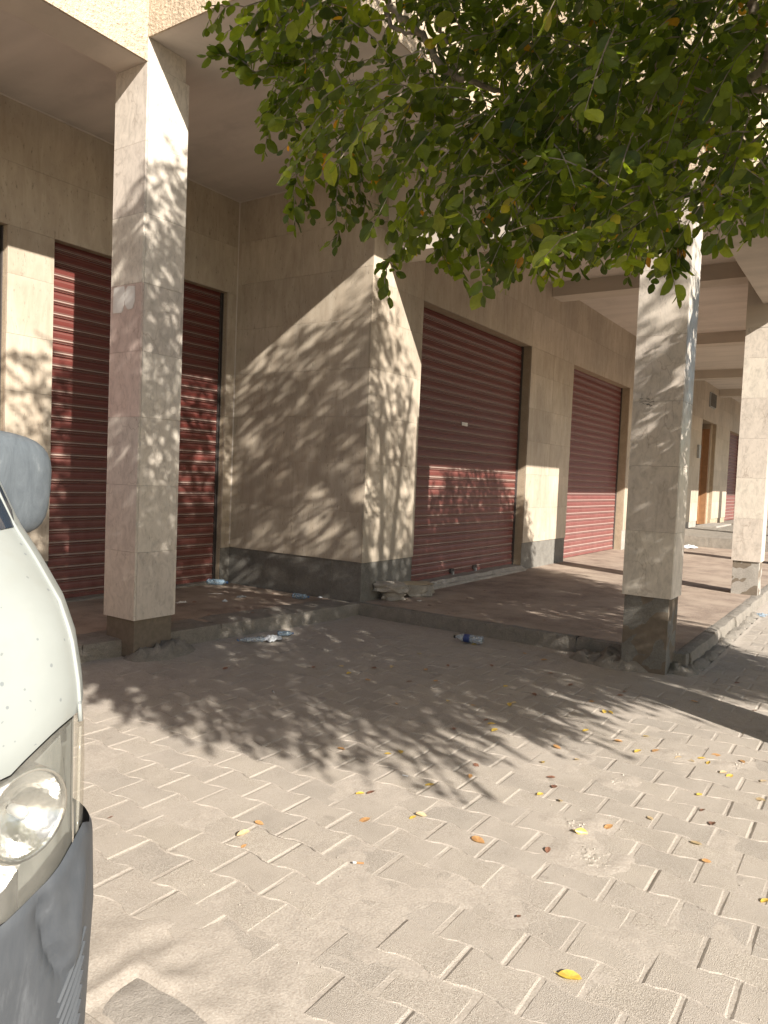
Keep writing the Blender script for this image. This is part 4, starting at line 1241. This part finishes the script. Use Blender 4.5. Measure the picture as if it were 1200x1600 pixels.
crumple('plastic_bag', 425, 1000, 0.008, 0.10, 0.06, 0.05, 'white_plastic', 'crumpled white plastic bag at the foot of the platform edge', 'bag', 4)
crumple('paper_scrap', 377, 933, ZP, 0.06, 0.035, 0.02, 'grey_metal', 'grey crumpled wrapper in the middle of the left platform', 'litter', 6)
crumple('paper_scrap', 351, 940, ZP, 0.028, 0.022, 0.025, 'white_plastic', 'small white ball of paper near the grey wrapper', 'litter', 8, 8)
crumple('paper_scrap', 337, 928, ZP, 0.09, 0.016, 0.006, 'paper', 'flat pale strip of paper on the left platform', 'litter', 9, 8, R(-50))
crumple('paper_scrap', 300, 915, ZP, 0.09, 0.05, 0.02, 'paper', 'torn beige paper beside the left shutter foot', 'litter', 12)
crumple('paper_scrap', 284, 942, ZP, 0.06, 0.03, 0.02, 'paper', 'dirty paper scrap just right of the left column base', 'litter', 15, 8)
crumple('paper_scrap', 500, 934, ZP, 0.02, 0.02, 0.02, 'white_plastic', 'tiny white scrap beside the small bluish bottle', 'litter', 16, 6)
crumple('paper_scrap', 1088, 1030, 0.006, 0.08, 0.04, 0.02, 'paper', 'pale torn wrapper on the pavers right of the nearer right column', 'litter', 18, 8)
crumple('plastic_bag', 1187, 962, 0.006, 0.11, 0.07, 0.035, 'bottle_blue', 'light blue plastic scrap at the right edge beyond the platform', 'bag', 19)
crumple('paper_scrap', 1077, 856, ZP, 0.25, 0.14, 0.10, 'white_plastic', 'pale litter at the foot of the far raised floor', 'litter', 23, 8)
crumple('paper_scrap', 655, 939, ZP, 0.03, 0.02, 0.008, 'paper', 'small pale chip in front of the stones', 'litter', 25, 6)
def rock(name, c, rx, ry, rz, seed, mat, label, ang=0.0, flat=None):
    bm = bmesh.new(); bmesh.ops.create_icosphere(bm, subdivisions=3, radius=1.0)
    for v in bm.verts:
        p = v.co.copy(); p = Vector([math.copysign(abs(t) ** 0.5, t) for t in p])
        d = 1 + 0.40 * noise.noise(p * 1.5 + Vector((seed, 0, 0))) + 0.16 * noise.noise(p * 4 + Vector((0, seed, 0)))
        v.co = Vector((p.x * rx * d, p.y * ry * d, p.z * rz * d))
        if flat is not None and v.co.z > rz * flat: v.co.z = rz * flat
    me = bpy.data.meshes.new(name); bm.to_mesh(me); bm.free(); me.shade_smooth(); me.set_sharp_from_angle(angle=R(16))
    o = link(name, me, mat); o.location = c; o.rotation_euler = (0, 0, ang)
    tag(o, label, 'stone'); return o
c = onz(612, 937, ZP); rock('stone', (c[0], c[1], ZP + 0.045), 0.15, 0.10, 0.05, 3, 'stone', 'small flat stone at the bottom of the little stone pile by the corner', R(-50))
c2 = onz(608, 930, ZP); rock('stone', (c[0] - 0.01, c[1] + 0.02, ZP + 0.145), 0.20, 0.13, 0.065, 8, 'stone', 'rounded grey stone resting on top of the flat stone by the corner wall', R(-50))
c = onz(652, 930, ZP); rk = rock('stone', (c[0], c[1] + 0.02, ZP + 0.09), 0.22, 0.17, 0.10, 12, 'stone', 'broken stone block with a flat beige top, right of the stone pile', R(-40), 0.62)
rk.data.materials.append(M['slab'])
for p in rk.data.polygons:
    if p.normal.z > 0.97: p.material_index = 1
def stick(name, px, py, z0, L, r, ang, mats, label, cat):
    c = onz(px, py, z0); mb = MB(); tube(mb, [(-L / 2, 0, 0), (L * 0.18, 0, 0)], r, 8); o = mb.build(name, mats[0])
    mb = MB(); tube(mb, [(L * 0.182, 0, 0), (L / 2, 0, 0)], r * 1.02, 8); q = mb.build('filter', mats[1], o)
    o.location = (c[0], c[1], z0 + r + 0.001); o.rotation_euler = (0, 0, ang); tag(o, label, cat); return o
stick('cigarette_butt', 560, 1350, 0.003, 0.045, 0.004, R(120), ('leaf_orange', 'white_plastic'), 'cigarette butt with orange filter on the sunlit pavers', 'cigarette butt')
stick('cigarette_butt', 427, 1082, 0.003, 0.05, 0.004, R(60), ('white_plastic', 'black_cap'), 'pale cigarette butt in the tree shade left of centre', 'cigarette butt')
stick('cigarette_butt', 633, 1213, 0.003, 0.03, 0.003, R(100), ('white_plastic', 'white_plastic'), 'short white cigarette butt at the edge of the leaf shadow', 'cigarette butt')

# fallen leaves
FL = """890,1526,y,L;1196,1408,y,;908,1303,y,L;951,1292,o,;747,1313,o,L;380,1306,t,L;381,1322,o,;405,1286,o,;563,1240,y,;580,1238,r,;570,1281,o,;
645,1277,y,;658,1273,t,;671,1226,y,;735,1213,o,;744,1196,r,;848,1191,y,;844,1241,y,;876,1251,t,;866,1229,r,;861,1214,r,;870,1167,o,;773,1141,y,;768,1131,y,;
710,1139,r,;626,1175,y,;606,1178,y,;533,1170,o,;172,1277,r,;997,1174,y,;1025,1173,o,;1060,1184,t,;1079,1188,t,;1096,1185,y,;1107,1192,y,;1130,1207,t,;1140,1213,y,;
1194,1221,t,;1188,1250,t,;1093,1241,y,;1098,1266,r,;1113,1287,r,;1088,1317,t,;1104,1345,o,;856,1328,r,;811,1432,r,;1016,1278,t,;966,1158,o,;915,1141,y,;944,1112,y,;954,1113,y,;
790,1072,y,;796,1101,y,;740,1102,o,;803,1098,t,;861,1052,r,;820,1021,o,;850,1031,o,;741,1007,y,;655,1021,y,;700,1040,r,;640,1065,r,;584,1044,r,;490,1043,r,;352,1044,r,;
665,1046,o,;681,1064,o,;575,1062,o,;533,1041,t,;1106,998,r,;1131,1001,r,;976,1081,r,;969,1086,r,;925,1096,o,;1085,1096,o,;1180,1110,r,;1100,1057,r,;1152,1067,r,;892,1070,r,;
700,1095,y,;620,1100,o,;545,1052,y,;612,1042,t,;760,1125,r,;1010,1150,y,;1118,1180,o,;902,1186,t,;1160,1190,o,;835,1085,r,;768,1040,r,"""
mk = {'y': 'leaf_yellow', 'o': 'leaf_orange', 'r': 'leaf_red', 't': 'leaf_tan'}
names_ = {'y': 'yellow', 'o': 'orange brown', 'r': 'dark red brown', 't': 'pale tan'}
special = {(890, 1526): 'large yellow leaf with a brown stalk end lying nearest to the viewer', (908, 1303): 'bright yellow leaf standing upright beside the crumbled patch',
           (747, 1313): 'orange brown leaf lying alone on the sunlit pavers in the middle', (380, 1306): 'tan leaf standing on edge above a small orange leaf, left of centre',
           (381, 1322): 'small orange leaf just below the upright tan leaf', (172, 1277): 'tiny red leaf nearest the van', (1196, 1408): 'yellow leaf cut by the right edge of the view',
           (951, 1292): 'orange leaf at the right of the upright bright yellow leaf', (645, 1277): 'rounded yellow leaf on the sunlit pavers right of centre left', (710, 1139): 'red oval leaf near the edge of the tree shadow',
           (811, 1432): 'tiny reddish leaf fragment on the near pavers', (741, 1007): 'yellow leaf lying against the bottle with the dark label', (997, 1174): 'long bright yellow leaf in the sun below the right column'}
fr = random.Random(77)
fmesh = {}
for kk in mk:
    fmesh[kk] = []
    for v_ in range(4):
        cur = fr.uniform(0.10, 0.42); tw = fr.uniform(-0.35, 0.35)
        VV = []
        for x, y, z_ in UL:
            zz = abs(y) * cur + 0.30 * cur * (x - 0.5) ** 2 + tw * (x - 0.5) * y
            VV.append((x - 0.5, y * (0.95 - 0.25 * cur), zz))
        mz = min(q[2] for q in VV); VV = [(a, b_, c_ - mz) for a, b_, c_ in VV]
        k0 = len(VV)
        VV += [(-0.5, 0.012, 0.05), (-0.5, -0.012, 0.05), (-0.72, 0.0, 0.09 + cur * 0.1)]
        me = mesh('fallen_leaf', VV, NF + [(k0, k0 + 2, k0 + 1)], True); me.materials.append(M[mk[kk]])
        a_ = me.attributes.new('rnd', 'FLOAT', 'FACE'); a_.data.foreach_set('value', [fr.random() for _ in range(len(NF) + 1)]); fmesh[kk].append(me)
def where(a, b_):
    if b_ < 1075:
        if a < 640: return 'in shade before the left platform edge'
        if a < 900: return 'in shade below the bottle with dark label'
        return 'in shade beside the foot of the right column'
    if b_ < 1130:
        return 'in the middle of the dappled tree shadow' if a < 850 else 'in dappled shade in front of the right column'
    if a < 620: return 'on the sunlit pavers left of the middle'
    if a < 800: return 'on sunlit pavers below the tree shadow edge'
    if a < 1030: return 'on sunlit pavers beside the crumbled patch'
    return 'by the right edge of the pavers' if b_ < 1230 else 'low on the sunlit pavers at the right'
for it in FL.replace('\n', '').split(';'):
    if not it: continue
    a, b_, k_, bigf = it.split(','); a, b_ = int(a), int(b_)
    c = onz(a, b_, 0.004)
    o = bpy.data.objects.new('fallen_leaf', fr.choice(fmesh[k_])); COL.objects.link(o)
    s = fr.uniform(0.040, 0.062) * (1.25 if bigf else 1)
    if (a, b_) in ((172, 1277), (811, 1432), (381, 1322)): s = 0.03
    o.scale = (s, s, s); o.location = (c[0], c[1], 0.0035)
    o.rotation_euler = (fr.uniform(-0.25, 0.25), fr.uniform(-0.2, 0.2), fr.uniform(0, 6.28))
    if (a, b_) == (908, 1303): o.rotation_euler = (1.1, 0.2, -1.0); o.location.z = 0.014
    if (a, b_) == (380, 1306): o.rotation_euler = (1.2, 0.3, 2.4); o.location.z = 0.014
    if (a, b_) == (890, 1526): o.rotation_euler = (0.1, 0, R(-72)); o.scale = (0.078,) * 3
    tag(o, special.get((a, b_), 'small %s leaf %s' % (names_[k_], where(a, b_))), 'leaf', 'fallen leaves scattered on the pavement')
for k in range(34):       # a few on the platform
    px, py = fr.choice([(fr.uniform(660, 960), fr.uniform(915, 1000)), (fr.uniform(290, 540), fr.uniform(920, 965))])
    c = onz(px, py, ZP)
    if (c[0] < 6.9 and c[1] < 5.1) or (c[0] >= 6.9 and (c[1] < 1.6 or c[1] > 4.85)) or c[1] > 6.9: continue
    o = bpy.data.objects.new('fallen_leaf', fr.choice(fmesh['r'])); COL.objects.link(o)
    s = fr.uniform(0.03, 0.055); o.scale = (s, s, s); o.location = (c[0], c[1], ZP + 0.006); o.rotation_euler = (fr.uniform(-0.2, 0.2), 0, fr.uniform(0, 6.28))
    tag(o, 'dry dark red brown leaf lying on the raised arcade floor', 'leaf', 'dry leaves on the arcade floor')
